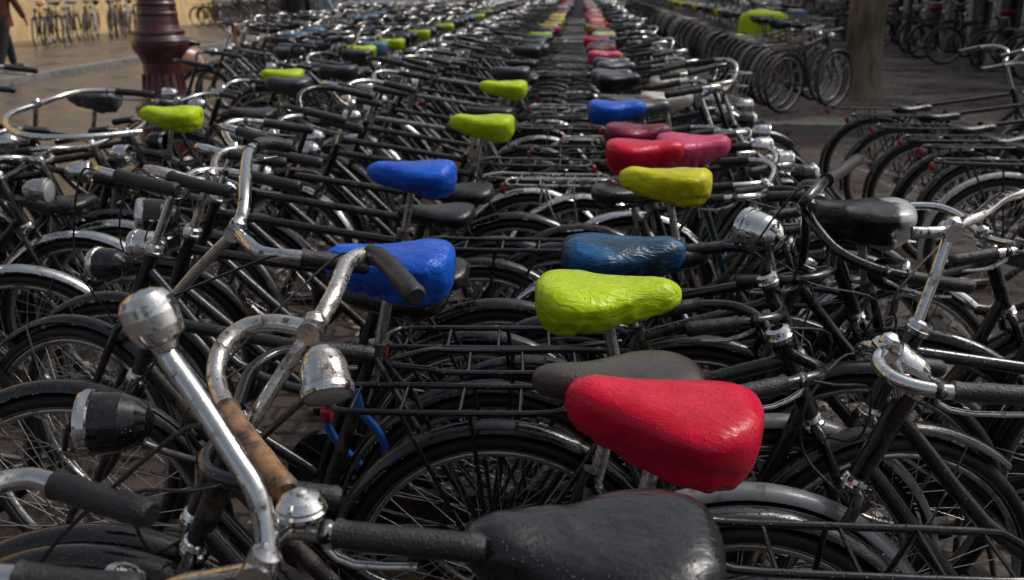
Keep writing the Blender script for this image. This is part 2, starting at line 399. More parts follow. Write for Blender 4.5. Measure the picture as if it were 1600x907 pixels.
# lamp post
LP = (-3.62, 8.45)
lp = obj('lamp_post', None); lp.location = (LP[0], LP[1], 0); lp.scale = (.9, .9, 1)
tag(lp, 'dark red cast iron lamp post with bulging ringed foot', 'lamp post')
mb = MB(); lathe(mb, [(0, 0), (.30, 0), (.30, .10), (.27, .14), (.27, .50), (.285, .52), (.285, .57), (.235, .60), (.205, .66), (.195, .72), (.175, .84), (.178, .93), (.20, .98),
    (.245, 1.03), (.262, 1.08), (.262, 1.12), (.235, 1.165), (.24, 1.18), (.236, 1.20), (.21, 1.215), (.195, 1.25), (.186, 1.32), (.19, 1.332), (.19, 1.345), (.182, 1.36), (.178, 1.40), (.182, 1.41), (.182, 1.425), (.172, 1.44), (.166, 1.52), (.172, 1.54), (.11, 1.62), (.085, 1.8), (.06, 3.8)], 'lamp_iron', 40)
obj('foot', mb.mesh('foot'), lp)
mb = MB(); 
for k in range(16):
    a = 2 * math.pi * k / 16
    tube(mb, [(.196 * math.cos(a), .196 * math.sin(a), .63), (.182 * math.cos(a), .182 * math.sin(a), .84)], .014, 'lamp_iron', 6)
obj('fluting', mb.mesh('fluting'), lp)
mb = MB(); lathe(mb, [(.0, 3.78), (.12, 3.8), (.05, 3.86), (.05, 4.0), (.14, 4.05), (.15, 4.07)], 'lamp_iron', 20); lathe(mb, [(.25, 4.62), (.28, 4.64), (.12, 4.86), (.04, 4.95), (0, 5.05)], 'lamp_iron', 20)
lan = obj('lantern', mb.mesh('lantern'), lp)
mb = MB(); lathe(mb, [(.145, 4.07), (.25, 4.62)], 'lamp_glass', 8); obj('pane', mb.mesh('pane'), lan)

# tree
tr = obj('street_tree', None); TX, TY = 3.83, 14.1; tr.location = (TX, TY, .12)
tag(tr, 'thick grey brown tree trunk on the raised pavement', 'tree')
mb = MB(); V = []; F = []; nseg = 28; zs = [0, .08, .25, .6, 1.0, 1.5, 2.2, 3.0, 3.8]
for i, z in enumerate(zs):
    r0 = .245 + .10 * math.exp(-z * 6) - .012 * z
    for k in range(nseg):
        a = 2 * math.pi * k / nseg
        r = r0 * (1 + .05 * mnoise.noise(Vector((math.cos(a) * 3, math.sin(a) * 3, z * .8))) + .025 * mnoise.noise(Vector((math.cos(a) * 11, math.sin(a) * 11, z))))
        V.append((r * math.cos(a) + .01 * z, r * math.sin(a), z))
for i in range(len(zs) - 1):
    F += [(i * nseg + k, i * nseg + (k + 1) % nseg, (i + 1) * nseg + (k + 1) % nseg, (i + 1) * nseg + k) for k in range(nseg)]
mb.add(V, F, 'bark'); tips = []
for k in range(9):
    a = 2 * math.pi * k / 9 + rnd.uniform(-.3, .3); l = rnd.uniform(2., 3.2); up = rnd.uniform(1.2, 3.6)
    e = Vector((.04 + l * math.cos(a), l * math.sin(a), 3.6 + up))
    tube(mb, [(.04, 0, 3.3), (.04 + .3 * l * math.cos(a), .3 * l * math.sin(a), 3.9 + up * .25), e], (.12, .025), 'bark', 7, 4); tips.append(e)
    for q in range(3):
        e2 = e + Vector((rnd.uniform(-1, 1), rnd.uniform(-1, 1), rnd.uniform(.1, 1.2))); tube(mb, [e.lerp(Vector((0, 0, 3.6)), .3), e2], (.04, .01), 'bark', 5); tips.append(e2)
obj('trunk', mb.mesh('trunk'), tr)
mb = MB()
for t in tips:
    for q in range(75):
        p = t + Vector((rnd.gauss(0, .42), rnd.gauss(0, .42), rnd.gauss(0, .36))); s = rnd.uniform(.05, .11)
        u = Vector((rnd.gauss(0, 1), rnd.gauss(0, 1), rnd.gauss(0, 1))).normalized(); w = u.orthogonal().normalized()
        mb.add([p - u * s, p + w * s * .5, p + u * s, p - w * s * .5], [(0, 1, 2, 3)], 'leaf_green', False)
obj('crown', mb.mesh('crown'), tr)

# wet leaves and scraps on the ground between the bicycles
mb = MB()
for i in range(5200):
    y = 1.2 + 9 * rnd.random() ** 1.6; x = rnd.uniform(-3.4, 2.0)
    s = rnd.uniform(.018, .045); a = rnd.uniform(0, 6.28); u = Vector((math.cos(a), math.sin(a), rnd.uniform(-.25, .25))); w = Vector((-math.sin(a), math.cos(a), rnd.uniform(-.4, .4)))
    p = Vector((x, y, .02 + rnd.random() * .025))
    mb.add([p - u * s, p + w * s * .5, p + u * s * 1.1, p - w * s * .55], [(0, 1, 2), (0, 2, 3)], 'leaf_litter' if rnd.random() < .8 else 'paper_litter', False)
tag(obj('fallen_leaves', mb.mesh('fallen_leaves')), 'wet fallen leaves and scraps strewn on the ground between the bicycles', 'leaves', kind='stuff')

# ------------------------------------------------------------------ bicycle parts (local: nose +x, wheels on z = 0)
RH = Vector((-.47, 0, .345)); FH = Vector((.66, 0, .345)); HT = Vector((.40, 0, .90)); HB = Vector((.47, 0, .735)); BB = Vector((-.03, 0, .29))
AX = (HT - HB).normalized(); CL = HT + AX * .18; SC = Vector((-.255, 0, .98))
SEG = {2: 12, 1: 7, 0: 5}

def P_frame(style, fx, q, m):
    s = SEG[q]; mb = MB(); F_ = Vector((fx, 0, 0)); st = Vector((-.21, 0, .80))
    tube(mb, [HB + F_, HT + F_], .0195, m, s)
    tube(mb, [BB, st], .0165, m, s)
    if style == 'diamond':
        tube(mb, [HT + F_ - AX * .04, st + Vector((.01, 0, -.03))], .0145, m, s)
        tube(mb, [HB + F_ + AX * .03, BB], .017, m, s)
    else:
        a = HB + F_ + AX * .03
        tube(mb, [a, a.lerp(BB, .5) + Vector((.02, 0, -.05)), BB], .017, m, s, 4)
        b = HT + F_ - AX * .04; e = BB.lerp(st, .42)
        tube(mb, [b, b.lerp(e, .5) + Vector((.03, 0, -.08)), e], .0145, m, s, 4)
    for y in (-1, 1):
        tube(mb, [st + Vector((0, y * .018, -.02)), st + Vector((-.06, y * .045, -.12)), RH + Vector((0, y * .062, 0))], .0075, m, max(5, s - 4))
        tube(mb, [BB + Vector((0, y * .03, 0)), RH + Vector((0, y * .062, 0))], .0095, m, max(5, s - 4))
    if q: lathe(mb, [(0, -.04), (.024, -.04), (.024, .04), (0, .04)], m, s, align(BB, (0, 1, 0)))
    return mb
def P_headset(fx, q, k):
    mb = MB()
    for c, l in (((HB, -.012), (HT, .012))[k],):
        lathe(mb, [(.018, -.012), (.024, -.010), (.026, 0), (.022, .004), (.026, .008), (.024, .016), (.014, .02)], 'chrome', 14, align(c + Vector((fx, 0, 0)) + AX * l, AX))
    return mb
def P_fork(fx, q, m):
    mb = MB(); s = SEG[q]; F_ = Vector((fx, 0, 0)); c = HB + F_ - AX * .015
    for y in (-1, 1):
        tube(mb, [c + Vector((0, y * .012, 0)), c + Vector((.008, y * .045, -.025)), c.lerp(FH + F_, .6) + Vector((-.012, y * .052, 0)), FH + F_ + Vector((-.02, y * .055, .07)), FH + F_ + Vector((0, y * .055, 0))], (.0125, .008), m, s, 3 if q else 1)
    return mb
def P_tyre(h, q):
    mb = MB(); n = {2: 56, 1: 32, 0: 20}[q]
    ring(mb, h, .325, .020, 'tyre_rubber', nu=n, nv={2: 10, 1: 6, 0: 5}[q], ry=.019)
    if q: 
        for y in (-.0135, .0135): ring(mb, h + Vector((0, y, 0)), .3135, .0028, 'tyre_line', nu=n, nv=4)
    return mb
def P_rim(h, q):
    mb = MB(); n = {2: 56, 1: 32, 0: 20}[q]
    ring(mb, h, .303, .0095, 'rim_metal', nu=n, nv=8 if q == 2 else 4, ry=.0125); return mb
def P_spokes(h, q):
    mb = MB(); n = {2: 36, 1: 22, 0: 10}[q]
    for i in range(n):
        a = 2 * math.pi * i / n; y = .028 if i % 2 else -.028; t = .75 if (i // 2) % 2 else -.75
        p = h + Vector((.024 * math.cos(a + t), y, .024 * math.sin(a + t))); e = h + Vector((.297 * math.cos(a), y * .1, .297 * math.sin(a)))
        tube(mb, [p, e], .0013 if q == 2 else .0017, 'spoke_metal', 3, caps=False)
    return mb
def P_hub(h, q):
    mb = MB(); lathe(mb, [(0, -.062), (.008, -.062), (.009, -.034), (.028, -.033), (.028, -.026), (.016, -.022), (.016, .022), (.028, .026), (.028, .033), (.009, .034), (.008, .062), (0, .062)], 'steel', 12 if q == 2 else 7, align(h, (0, 1, 0)))
    return mb
def P_fender(h, a0, a1, q, m):
    mb = MB(); n = {2: 30, 1: 16, 0: 10}[q]; prof = ((-.027, .356), (-.024, .366), (-.012, .373), (0, .3755), (.012, .373), (.024, .366), (.027, .356)) if q == 2 else ((-.027, .356), (-.016, .371), (.016, .371), (.027, .356))
    k = len(prof); V = []
    for i in range(n + 1):
        a = R(a0 + (a1 - a0) * i / n)
        V += [h + Vector((r * math.cos(a), y, r * math.sin(a))) for y, r in prof]
    mb.add(V, [(i * k + j, (i + 1) * k + j, (i + 1) * k + j + 1, i * k + j + 1) for i in range(n) for j in range(k - 1)], m)
    if q == 2:
        for y in (-1, 1):
            for a in (a0 + (a1 - a0) * .12, a0 + (a1 - a0) * .88):
                tube(mb, [h + Vector((.36 * math.cos(R(a)), y * .027, .36 * math.sin(R(a)))), h + Vector((0, y * .058, 0))], .0025, 'steel', 5)
    return mb
def P_carrier(q, m):
    mb = MB(); s = max(5, SEG[q] - 4); z = .765; r = .0072 if q == 2 else .0062
    loop = [(-.25, .02, z + .0), (-.33, .06, z + .006), (-.40, .068, z), (-.74, .068, z), (-.795, .05, z), (-.81, 0, z), (-.795, -.05, z), (-.74, -.068, z), (-.40, -.068, z), (-.33, -.06, z + .006), (-.25, -.02, z)]
    tube(mb, loop, r, m, s, 3 if q == 2 else (2 if q else 0))
    for x in (-.42, -.54, -.66, -.76): tube(mb, [(x, -.066, z - .002), (x, .066, z - .002)], .004, m, max(4, s - 2), caps=False)
    for y in (-1, 1):
        tube(mb, [(-.52, y * .068, z), (-.47, y * .066, .36)], .0052, m, s, caps=False)
        if q: tube(mb, [(-.66, y * .068, z), (-.475, y * .067, .36)], .0052, m, s, caps=False)
    return mb
def P_reflector():
    mb = MB(); lathe(mb, [(0, -.014), (.023, -.014), (.026, -.005), (.023, .006), (0, .011)], 'red_reflector', 14, align((-.825, 0, .735), (-1, 0, 0))); return mb
BARS = {'sweep': [(0, 0, 0), (.012, .05, .004), (.045, .11, .03), (.06, .18, .05), (.03, .235, .055), (-.05, .262, .045), (-.13, .268, .03), (-.21, .268, .018)],
        'flat': [(0, 0, 0), (.004, .08, .006), (.002, .17, .02), (-.03, .235, .028), (-.09, .262, .026), (-.15, .27, .018), (-.20, .272, .01)],
        'high': [(0, 0, 0), (.03, .05, .02), (.055, .09, .075), (.05, .16, .10), (.01, .225, .105), (-.06, .25, .095), (-.13, .255, .08), (-.20, .258, .065)]}
def bar_halves(kind, fx, rise=.18):
    c = HT + AX * rise + Vector((fx, 0, 0))
    return [[c + Vector((x, y * s, z)) for x, y, z in BARS[kind]] for s in (1, -1)]
def P_bar(halves, q, m, r=.0115):
    mb = MB()
    for h in halves: tube(mb, h, r, m, SEG[q], 4 if q == 2 else (2 if q else 0))
    return mb
def P_grip(h, q, m, r=.0165):
    P = catmull(h, 6); n = int(len(P) * .70); pts = P[n:]
    mb = MB(); d = (pts[-1] - pts[-2]).normalized()
    pts = pts + [pts[-1] + d * .008]
    k = len(pts); rr = [r * (.98 + .05 * ((i % 3) == 0)) for i in range(k)]; rr[0] = r * 1.12; rr[-1] = r * .78; rr[-2] = r * 1.08
    s = SEG[q]; tube(mb, pts if q else pts[::3] + [pts[-1]], rr if q else r, m, s); return mb
def P_lever(h, q):
    P = catmull(h, 6); n = len(P); a = P[int(n * .62)]; d = Vector((0, 0, -1))
    mb = MB(); tube(mb, [a, a + d * .022, P[int(n * .75)] + d * .036, P[int(n * .9)] + d * .030], (.006, .0045), 'chrome', 7, 2)
    ring(mb, a, .0, .016, 'steel', nu=8, nv=6); return mb
def P_cable(h, fx, s):
    P = catmull(h, 6); a = P[int(len(P) * .58)]; t = HB + Vector((fx + .02, s * .03, -.03)); u = (a + t) / 2
    mb = MB(); tube(mb, [a, a + Vector((.05, s * .005, -.01)), u + Vector((.10, s * .01, .04)), u + Vector((.09, 0, -.06)), t], .0028, 'grip_rubber', 6, 4); return mb
def P_bell(p):
    mb = MB(); M = align(p + Vector((0, 0, .012)), (0, 0, 1)); lathe(mb, [(.012, -.006), (.026, .004), (.0295, .010), (.0295, .014), (.027, .017), (.0275, .020), (.021, .029), (.010, .034), (.009, .036), (.005, .038), (0, .038)], 'chrome', 22, M); return mb
def P_stem(fx, q, m, c=None):
    mb = MB(); h = HT + Vector((fx, 0, 0)); c = Vector(c) if c is not None else CL + Vector((fx, 0, 0))
    tube(mb, [h - AX * .02, h + (c - h) * .5, c], .0118, m, SEG[q])
    if q: tube(mb, [c + Vector((0, -.022, 0)), c + Vector((0, .022, 0))], .0185, m, SEG[q]); lathe(mb, [(0, -.01), (.016, -.01), (.018, .0), (.016, .012), (.006, .02), (0, .02)], m, 12, align(c + AX * .012, AX))
    return mb
def P_lamp(fx, q, m, pos=None, dr=(1, 0, -.05), sc=1.):
    p = Vector(pos) if pos is not None else Vector((.545 + fx, 0, .865)); M = align(p, dr) @ Matrix.Scale(sc, 4); s = 22 if q == 2 else 8
    mb = MB()
    lathe(mb, [(0, -.062), (.010, -.061), (.022, -.055), (.034, -.042), (.042, -.022), (.0445, .004), (.0445, .022)], m, s, M)
    lathe(mb, [(.0445, .018), (.0475, .020), (.0485, .030), (.046, .036), (.042, .036)], 'chrome', s, M)
    return mb, M
def P_lens(M):
    mb = MB(); lathe(mb, [(.043, .035), (.030, .041), (.014, .0445), (0, .045)], 'lens_glass', 20, M); return mb
def P_bracket(fx, M):
    mb = MB(); tube(mb, [HT + Vector((fx + .01, 0, -.05)), (HT + Vector((fx + .05, 0, -.07))), M @ Vector((.0, .0, -.03)) + Vector((0, 0, -.03)), M @ Vector((0, 0, -.02))], .006, 'steel', 7, 2); return mb
def P_post(q):
    mb = MB(); d = (SC - Vector((-.215, 0, .79))).normalized(); tube(mb, [SC - d * .28, SC + d * .005], .0128, 'rusty_chrome', SEG[q])
    if q: tube(mb, [Vector((-.208, 0, .785)), Vector((-.214, 0, .812))], .021, 'steel', SEG[q])
    return mb
def saddle_shape(kind, seed, nu, nv):
    """kind 'cover' (loose rain cover) or 'bare'; local to the clamp, nose +x"""
    cov = kind == 'cover'; L0, L1 = (-.138, .152) if cov else (-.132, .148)
    V = []; off = Vector((seed * 3.7, seed * 1.3, seed * 2.1)); rs = random.Random(seed)
    sag = rs.uniform(-.01, .012); fat = rs.uniform(.92, 1.08); amp = {1: .6, 2: .3, 4: .55, 6: .45, 7: .5}.get(seed, .6)
    for i in range(nu + 1):
        u = i / nu; uu = .5 - .5 * math.cos(math.pi * u); uu = .6 * uu + .4 * u
        t = 2 * uu - 1
        e = max(0., 1 - abs(t) ** (3.2 if cov else 4.0)) ** (1 / 2.3)
        w = .110 - .002 * uu - .070 * (1 / (1 + math.exp(-(uu - .52) * 9)))
        if cov: w = w * 1.02 + .012
        top = .052 - .016 * math.sin(math.pi * min(1, uu * 1.15)) - .012 * uu
        bot = ((.104 + sag) * fat - .066 * uu) if cov else (.038 - .012 * uu + .01 * (uu < .3))
        if not cov: top = .036 - .012 * math.sin(math.pi * uu)
        x = L0 + (L1 - L0) * uu
        for k in range(nv):
            a = 2 * math.pi * k / nv; ca, sa = math.cos(a), math.sin(a)
            pw = .78
            y = w * math.copysign(abs(ca) ** pw, ca) * e
            z = (top * abs(sa) ** .85 if sa >= 0 else -bot * abs(sa) ** .72) * (e if sa < 0 else e ** .75)
            low = max(0., min(1., (.02 - z) / .07))
            if cov:
                y *= 1 - .30 * low ** 2 * (1 if sa < 0 else 0)
                g = mnoise.noise(Vector((x * 46 + (y * 12), z * 9 + math.copysign(2, y), seed)) ) 
                g2 = mnoise.noise(Vector((x * 15, y * 15, z * 22)) + off)
                g3 = mnoise.noise(Vector((x * 22 + z * 38, y * 40, z * 30 - x * 14)) + off * 2)
                ridge = (1 - abs(g3) * 2.2)
                g4 = 1 - abs(mnoise.noise(Vector((x * 9 + z * 26, y * 9, z * 34 - x * 10)) + off * 3)) * 3.2
                d = amp * (low * (.011 * g + .008 * max(0, ridge)) + .0030 * g2 + .0050 * g3 * (.35 + low) + .0070 * max(0, g4) * (.35 + .65 * low)) + .002 * g2
            else:
                d = .002 * mnoise.noise(Vector((x * 14, y * 14, z * 14)) + off)
            n = Vector((.25 * (t ** 5), ca, sa)).normalized() * d * min(1, e * 1.6)
            V.append(Vector((x, y, z + .020)) + n)
    F = [(i * nv + k, (i + 1) * nv + k, (i + 1) * nv + (k + 1) % nv, i * nv + (k + 1) % nv) for i in range(nu) for k in range(nv)]
    F.append(tuple(range(nv))); F.append(tuple(nu * nv + k for k in range(nv))[::-1])
    return V, F
def P_saddle(kind, seed, q, m):
    nu, nv = {2: (84, 72), 1: (34, 28), 0: (10, 10)}[q]
    V, F = saddle_shape(kind, seed, nu, nv); return MB().add([v + SC for v in V], F, m)
def P_springs():
    mb = MB()
    for y in (-.038, .038):
        P = [SC + Vector((-.070 + .014 * math.cos(t * .9), y + .014 * math.sin(t * .9), -.042 + t * .0018)) for t in range(30)]
        tube(mb, P, .0035, 'steel', 5)
    for y in (-.02, .02): tube(mb, [SC + Vector((-.07, y * 1.9, -.042)), SC + Vector((0, y, -.03)), SC + Vector((.12, y * .5, -.004))], .0042, 'steel', 6, 2)
    return mb
def P_chainguard(m):
    mb = MB(); n = 14; out = []
    for i in range(n + 1): a = R(-90 + 180 * i / n); out.append(BB + Vector((.105 * math.cos(a), 0, .105 * math.sin(a))))
    for i in range(n + 1): a = R(90 + 180 * i / n); out.append(RH + Vector((.055 * math.cos(a), 0, .055 * math.sin(a) - .0)))
    k = len(out); V = [p + Vector((0, y, 0)) for y in (-.082, -.045) for p in out]
    mb.add(V, [(i, (i + 1) % k, k + (i + 1) % k, k + i) for i in range(k)], m); mb.add(V[:k], [tuple(range(k))], m, False); mb.add(V[k:], [tuple(range(k))[::-1]], m, False)
    return mb
def P_crank(q, a0):
    mb = MB(); 
    for s in (-1, 1):
        a = a0 + (0 if s > 0 else math.pi); e = BB + Vector((.165 * math.cos(a), s * .10, .165 * math.sin(a)))
        tube(mb, [BB + Vector((0, s * .085, 0)), e], .009, 'steel', 7)
    tube(mb, [BB + Vector((0, -.1, 0)), BB + Vector((0, .1, 0))], .011, 'steel', 8); return mb
def P_pedal(a0, s):
    mb = MB(); a = a0 + (0 if s > 0 else math.pi); e = BB + Vector((.165 * math.cos(a), s * .155, .165 * math.sin(a)))
    for dx in (-.03, .03): box(mb, e + Vector((dx, 0, 0)), (.028, .085, .022), 'grip_rubber')
    tube(mb, [e + Vector((0, -s * .06, 0)), e + Vector((0, s * .04, 0))], .006, 'steel', 6); return mb
def P_stand(m):
    mb = MB(); tube(mb, [BB + Vector((-.07, .03, -.02)), BB + Vector((-.10, .09, -.15)), Vector((-.14, .17, .0))], .0085, m, 7, 2); return mb
def P_lock(m, s):
    r = random.Random(s); mb = MB(); c = Vector((-.15, 0, .60)); P = []
    for i in range(18):
        a = 2 * math.pi * i / 18; P.append(c + Vector((.07 * math.cos(a) + r.uniform(-.015, .015), .055 * math.sin(a), .15 * math.sin(a + .6) + r.uniform(-.02, .02))))
    tube(mb, P, .010, m, 7, 2, closed=True); return mb
def P_basket(fx):
    mb = MB(); c = Vector((.56 + fx, 0, .80)); m = 'wire_basket'
    for k, (z, sx, sy) in enumerate(((0, .12, .15), (.08, .135, .165), (.16, .15, .18), (.24, .165, .195))):
        tube(mb, [c + Vector((a * sx, b * sy, z)) for a, b in ((1, 1), (-1, 1), (-1, -1), (1, -1))], .004 if k < 3 else .006, m, 5, closed=True)
    for i in range(5):
        f = -1 + i * .5
        for (a, b) in ((1, f), (-1, f), (f, 1), (f, -1)): tube(mb, [c + Vector((a * .12, b * .15, 0)), c + Vector((a * .165, b * .195, .24))], .0028, m, 4, caps=False)
        tube(mb, [c + Vector((f * .12, -.15, 0)), c + Vector((f * .12, .15, 0))], .0028, m, 4, caps=False)
    return mb

MESH = {}
def me(key, fn, name):
    if key not in MESH: MESH[key] = fn().mesh(name)
    return MESH[key]
def steer_matrix(fx, ang):
    p = HT + Vector((fx, 0, 0)); return Matrix.Translation(p) @ Matrix.Rotation(ang, 4, AX) @ Matrix.Translation(-p)
def swap_slot(o, frm, to):
    """own material for one slot of a mesh that is shared between copies"""
    for s in o.material_slots:
        if s.material and s.material.name == frm: s.link = 'OBJECT'; s.material = MATS[to]

COUNT = {'n': 0}
def bike(sx, sy, head, label, group=None, lod=2, cover=None, seat='leather', paint='black_paint', style='diamond', fx=0., bar='sweep', bar_m='chrome', grip_m='grip_rubber',
         custom=None, clamp=None, lamp='black_paint', lamp_at=None, lamp_dir=None, lamp_sc=1., fender='black_paint', front_fender=None, carrier='black_paint', lean=0., steer=0., dz=0., sz=0., syaw=0., lock=None, basket=False, seed=0, bell=False, bar_r=.0115, rise=.18, name='bicycle', cover_label=None, z0=0.):
    h = R(head); rot = Matrix.Rotation(h, 4, 'Z')
    org = Vector((sx, sy, z0)) - rot @ Vector((SC.x, 0, 0))
    W = Matrix.Translation(org) @ rot @ Matrix.Rotation(R(lean), 4, 'X')
    sm = steer_matrix(fx, R(steer)); fm = front_fender or fender
    F_ = Vector((fx, 0, 0)); kind = 'cover' if cover else 'bare'; sd = seed % 6
    if lod == 0:
        key = ('far', style, paint, fender, bar, kind, sd % 2, bar_m, fx, basket, carrier, rise)
        def far():
            mb = P_frame(style, fx, 0, paint)
            for hb in (RH, FH + F_):
                mb.join(P_tyre(hb, 0)); mb.join(P_rim(hb, 0)); mb.join(P_spokes(hb, 0))
            mb.join(P_fender(RH, -10, 190, 0, fender)); mb.join(P_fender(FH + F_, 40, 200, 0, fm)); mb.join(P_fork(fx, 0, paint)); mb.join(P_carrier(0, carrier))
            s_ = steer_matrix(fx, R((sd % 2 * 2 - 1) * 12)); hv = bar_halves(bar, fx, rise)
            mb.join(P_bar(hv, 0, bar_m, .013), s_); mb.join(P_stem(fx, 0, bar_m, HT + AX * rise + F_), s_)
            for x in hv: mb.join(P_grip(x, 0, 'grip_rubber'), s_)
            mb.join(P_lamp(fx, 0, 'chrome')[0], s_); basket and mb.join(P_basket(fx), s_); mb.join(P_post(0)); mb.join(P_saddle(kind, sd, 0, 'cover_black' if cover else 'leather')); return mb
        o = obj(name, me(key, far, 'bicycle')); o.matrix_world = W
        if cover and cover != 'black': swap_slot(o, 'cover_black', 'cover_' + cover)
        if not cover and seat != 'leather': swap_slot(o, 'leather', seat)
        return tag(o, label, 'bicycle', group)
    root = obj(name, None); root.matrix_world = W; tag(root, label, 'bicycle', group)
    q = lod; M0 = None
    obj('frame', me(('frame', style, fx, q, paint), lambda: P_frame(style, fx, q, paint), 'frame'), root)
    fk = obj('fork', me(('fork', fx, q, paint), lambda: P_fork(fx, q, paint), 'fork'), root, sm)
    for nm, hb, M in (('rear_wheel', RH, None), ('front_wheel', FH + F_, sm)):
        if q == 2:
            w = obj(nm, me(('rim', nm, fx), lambda: P_rim(hb, 2), 'rim'), root, M)
            obj('tyre', me(('tyre', nm, fx), lambda: P_tyre(hb, 2), 'tyre'), w); tag(obj('spokes', me(('spk', nm, fx), lambda: P_spokes(hb, 2), 'spokes'), w), kind='stuff'); obj('hub', me(('hub', nm, fx), lambda: P_hub(hb, 2), 'hub'), w)
        else:
            obj(nm, me(('wheel', nm, fx), lambda: P_tyre(hb, 1).join(P_rim(hb, 1)).join(P_spokes(hb, 1)).join(P_hub(hb, 1)), 'wheel'), root, M)
    obj('rear_fender', me(('rf', q, fender), lambda: P_fender(RH, -10, 192, q, fender), 'rear_fender'), root)
    obj('front_fender', me(('ff', q, fx, fm), lambda: P_fender(FH + F_, 48, 205, q, fm), 'front_fender'), root, sm)
    if carrier:
        c = obj('luggage_carrier', me(('car', q, carrier), lambda: P_carrier(q, carrier), 'carrier'), root)
        obj('tail_reflector', me('reflector', P_reflector, 'reflector'), root)
    halves = bar_halves(bar, fx, rise); bm_ = sm; cl = HT + AX * rise + F_; Wi = W.inverted()
    if custom:
        halves = [[Wi @ Vector(p) for p in hh] for hh in custom]; bm_ = None; cl = halves[0][0]; COUNT['n'] += 1
    ck = COUNT['n'] if custom else rise
    hbar = obj('handlebar', me(('bar', bar, fx, q, bar_m, ck), lambda: P_bar(halves, q, bar_m, bar_r), 'handlebar'), root, bm_)
    for i, x in enumerate(halves):
        gm = grip_m if isinstance(grip_m, str) else grip_m[i]
        if gm: obj('grip', me(('grip', bar, fx, q, gm, i, ck), lambda: P_grip(x, q, gm, max(.0165, bar_r + .003)), 'grip'), hbar)
        if q == 2 and gm and i == 1: obj('brake_lever', me(('lever', bar, fx, i, ck), lambda: P_lever(x, q), 'lever'), hbar)
    if q == 2:
        for i, x in enumerate(halves):
            if i == 0 or not custom: obj('brake_cable', me(('cable', bar, fx, i, ck), lambda: P_cable(x, fx, 1 - 2 * i), 'brake_cable'), hbar)
    if q == 2 or custom:
        st = obj('stem', me(('stem', fx, q, bar_m, ck), lambda: P_stem(fx, q, bar_m, cl), 'stem'), root, bm_)
        [obj('headset_cup', me(('headset', fx, k_), lambda: P_headset(fx, q, k_), 'headset_cup'), root) for k_ in (0, 1)]
    else:
        obj('stem', me(('stem', fx, q, bar_m, ck), lambda: P_stem(fx, q, bar_m, cl), 'stem'), root, sm)
    if bell:
        p = bell if isinstance(bell, (tuple, list)) else None
        p = Wi @ Vector(p) if p else halves[1][2]
        obj('bell', me(('bell', fx, bar, ck), lambda: P_bell(p), 'bell'), hbar)
    if lamp:
        lp_ = Wi @ Vector(lamp_at) if lamp_at else None
        ld = (Wi.to_3x3() @ Vector(lamp_dir)) if lamp_dir else Vector((1, 0, -.05))
        key = ('lamp', fx, q, lamp, tuple(lp_) if lp_ else 0, tuple(ld), lamp_sc)
        LM = P_lamp(fx, q, lamp, lp_, ld, lamp_sc)[1]
        lo = obj('headlight', me(key, lambda: P_lamp(fx, q, lamp, lp_, ld, lamp_sc)[0], 'headlight'), root, None if lamp_at else sm)
        if q == 2:
            obj('lens', me(key + ('l',), lambda: P_lens(LM), 'lens'), lo); obj('bracket', me(key + ('b',), lambda: P_bracket(fx, LM), 'bracket'), lo)
    obj('seat_post', me(('post', q), lambda: P_post(q), 'seat_post'), root, Matrix.Translation((-.02 * sz / .16, 0, sz)))
    SM = Matrix.Translation(SC + Vector((0, 0, sz))) @ Matrix.Rotation(R(syaw), 4, 'Z') @ Matrix.Rotation(R(dz), 4, 'Y') @ Matrix.Translation(-SC)
    if cover:
        if q == 2:
            s = obj('saddle', me('springs', P_springs, 'springs'), root, SM)
            c = obj('saddle_cover', me(('cov', seed % 12, q), lambda: P_saddle('cover', seed % 12, q, 'cover_black'), 'cover'), s)
        else:
            c = obj('saddle_cover', me(('cov', sd, q), lambda: P_saddle('cover', sd, q, 'cover_black'), 'cover'), root, SM)
        if cover != 'black': swap_slot(c, 'cover_black', 'cover_' + cover)
        if cover_label: c['label'] = cover_label
    else:
        s = obj('saddle', me(('sad', sd, q), lambda: P_saddle('bare', sd, q, 'leather'), 'saddle'), root, SM)
        if seat != 'leather': swap_slot(s, 'leather', seat)
        if q == 2: obj('spring', me('springs', P_springs, 'springs'), s)
    if q == 2:
        a0 = (seed * 1.7) % 6.28; k = seed % 5
        obj('chain_guard', me(('cg', paint), lambda: P_chainguard(paint), 'chain_guard'), root)
        cr = obj('crank', me(('crank', k), lambda: P_crank(q, k * 1.1 + .3), 'crank'), root)
        for s_ in (-1, 1): obj('pedal', me(('pedal', k, s_), lambda: P_pedal(k * 1.1 + .3, s_), 'pedal'), cr)
        obj('kickstand', me(('stand',), lambda: P_stand('steel'), 'kickstand'), root)
        if lock: obj('chain_lock', me(('lock', lock, seed), lambda: P_lock(lock, seed), 'chain_lock'), root)
    if basket: obj('basket', me(('basket', fx), lambda: P_basket(fx), 'basket'), root, sm)
    return root

# ------------------------------------------------------------------ the bicycles close to the camera
G_FRONT = 'bicycles at the front of the central double row'
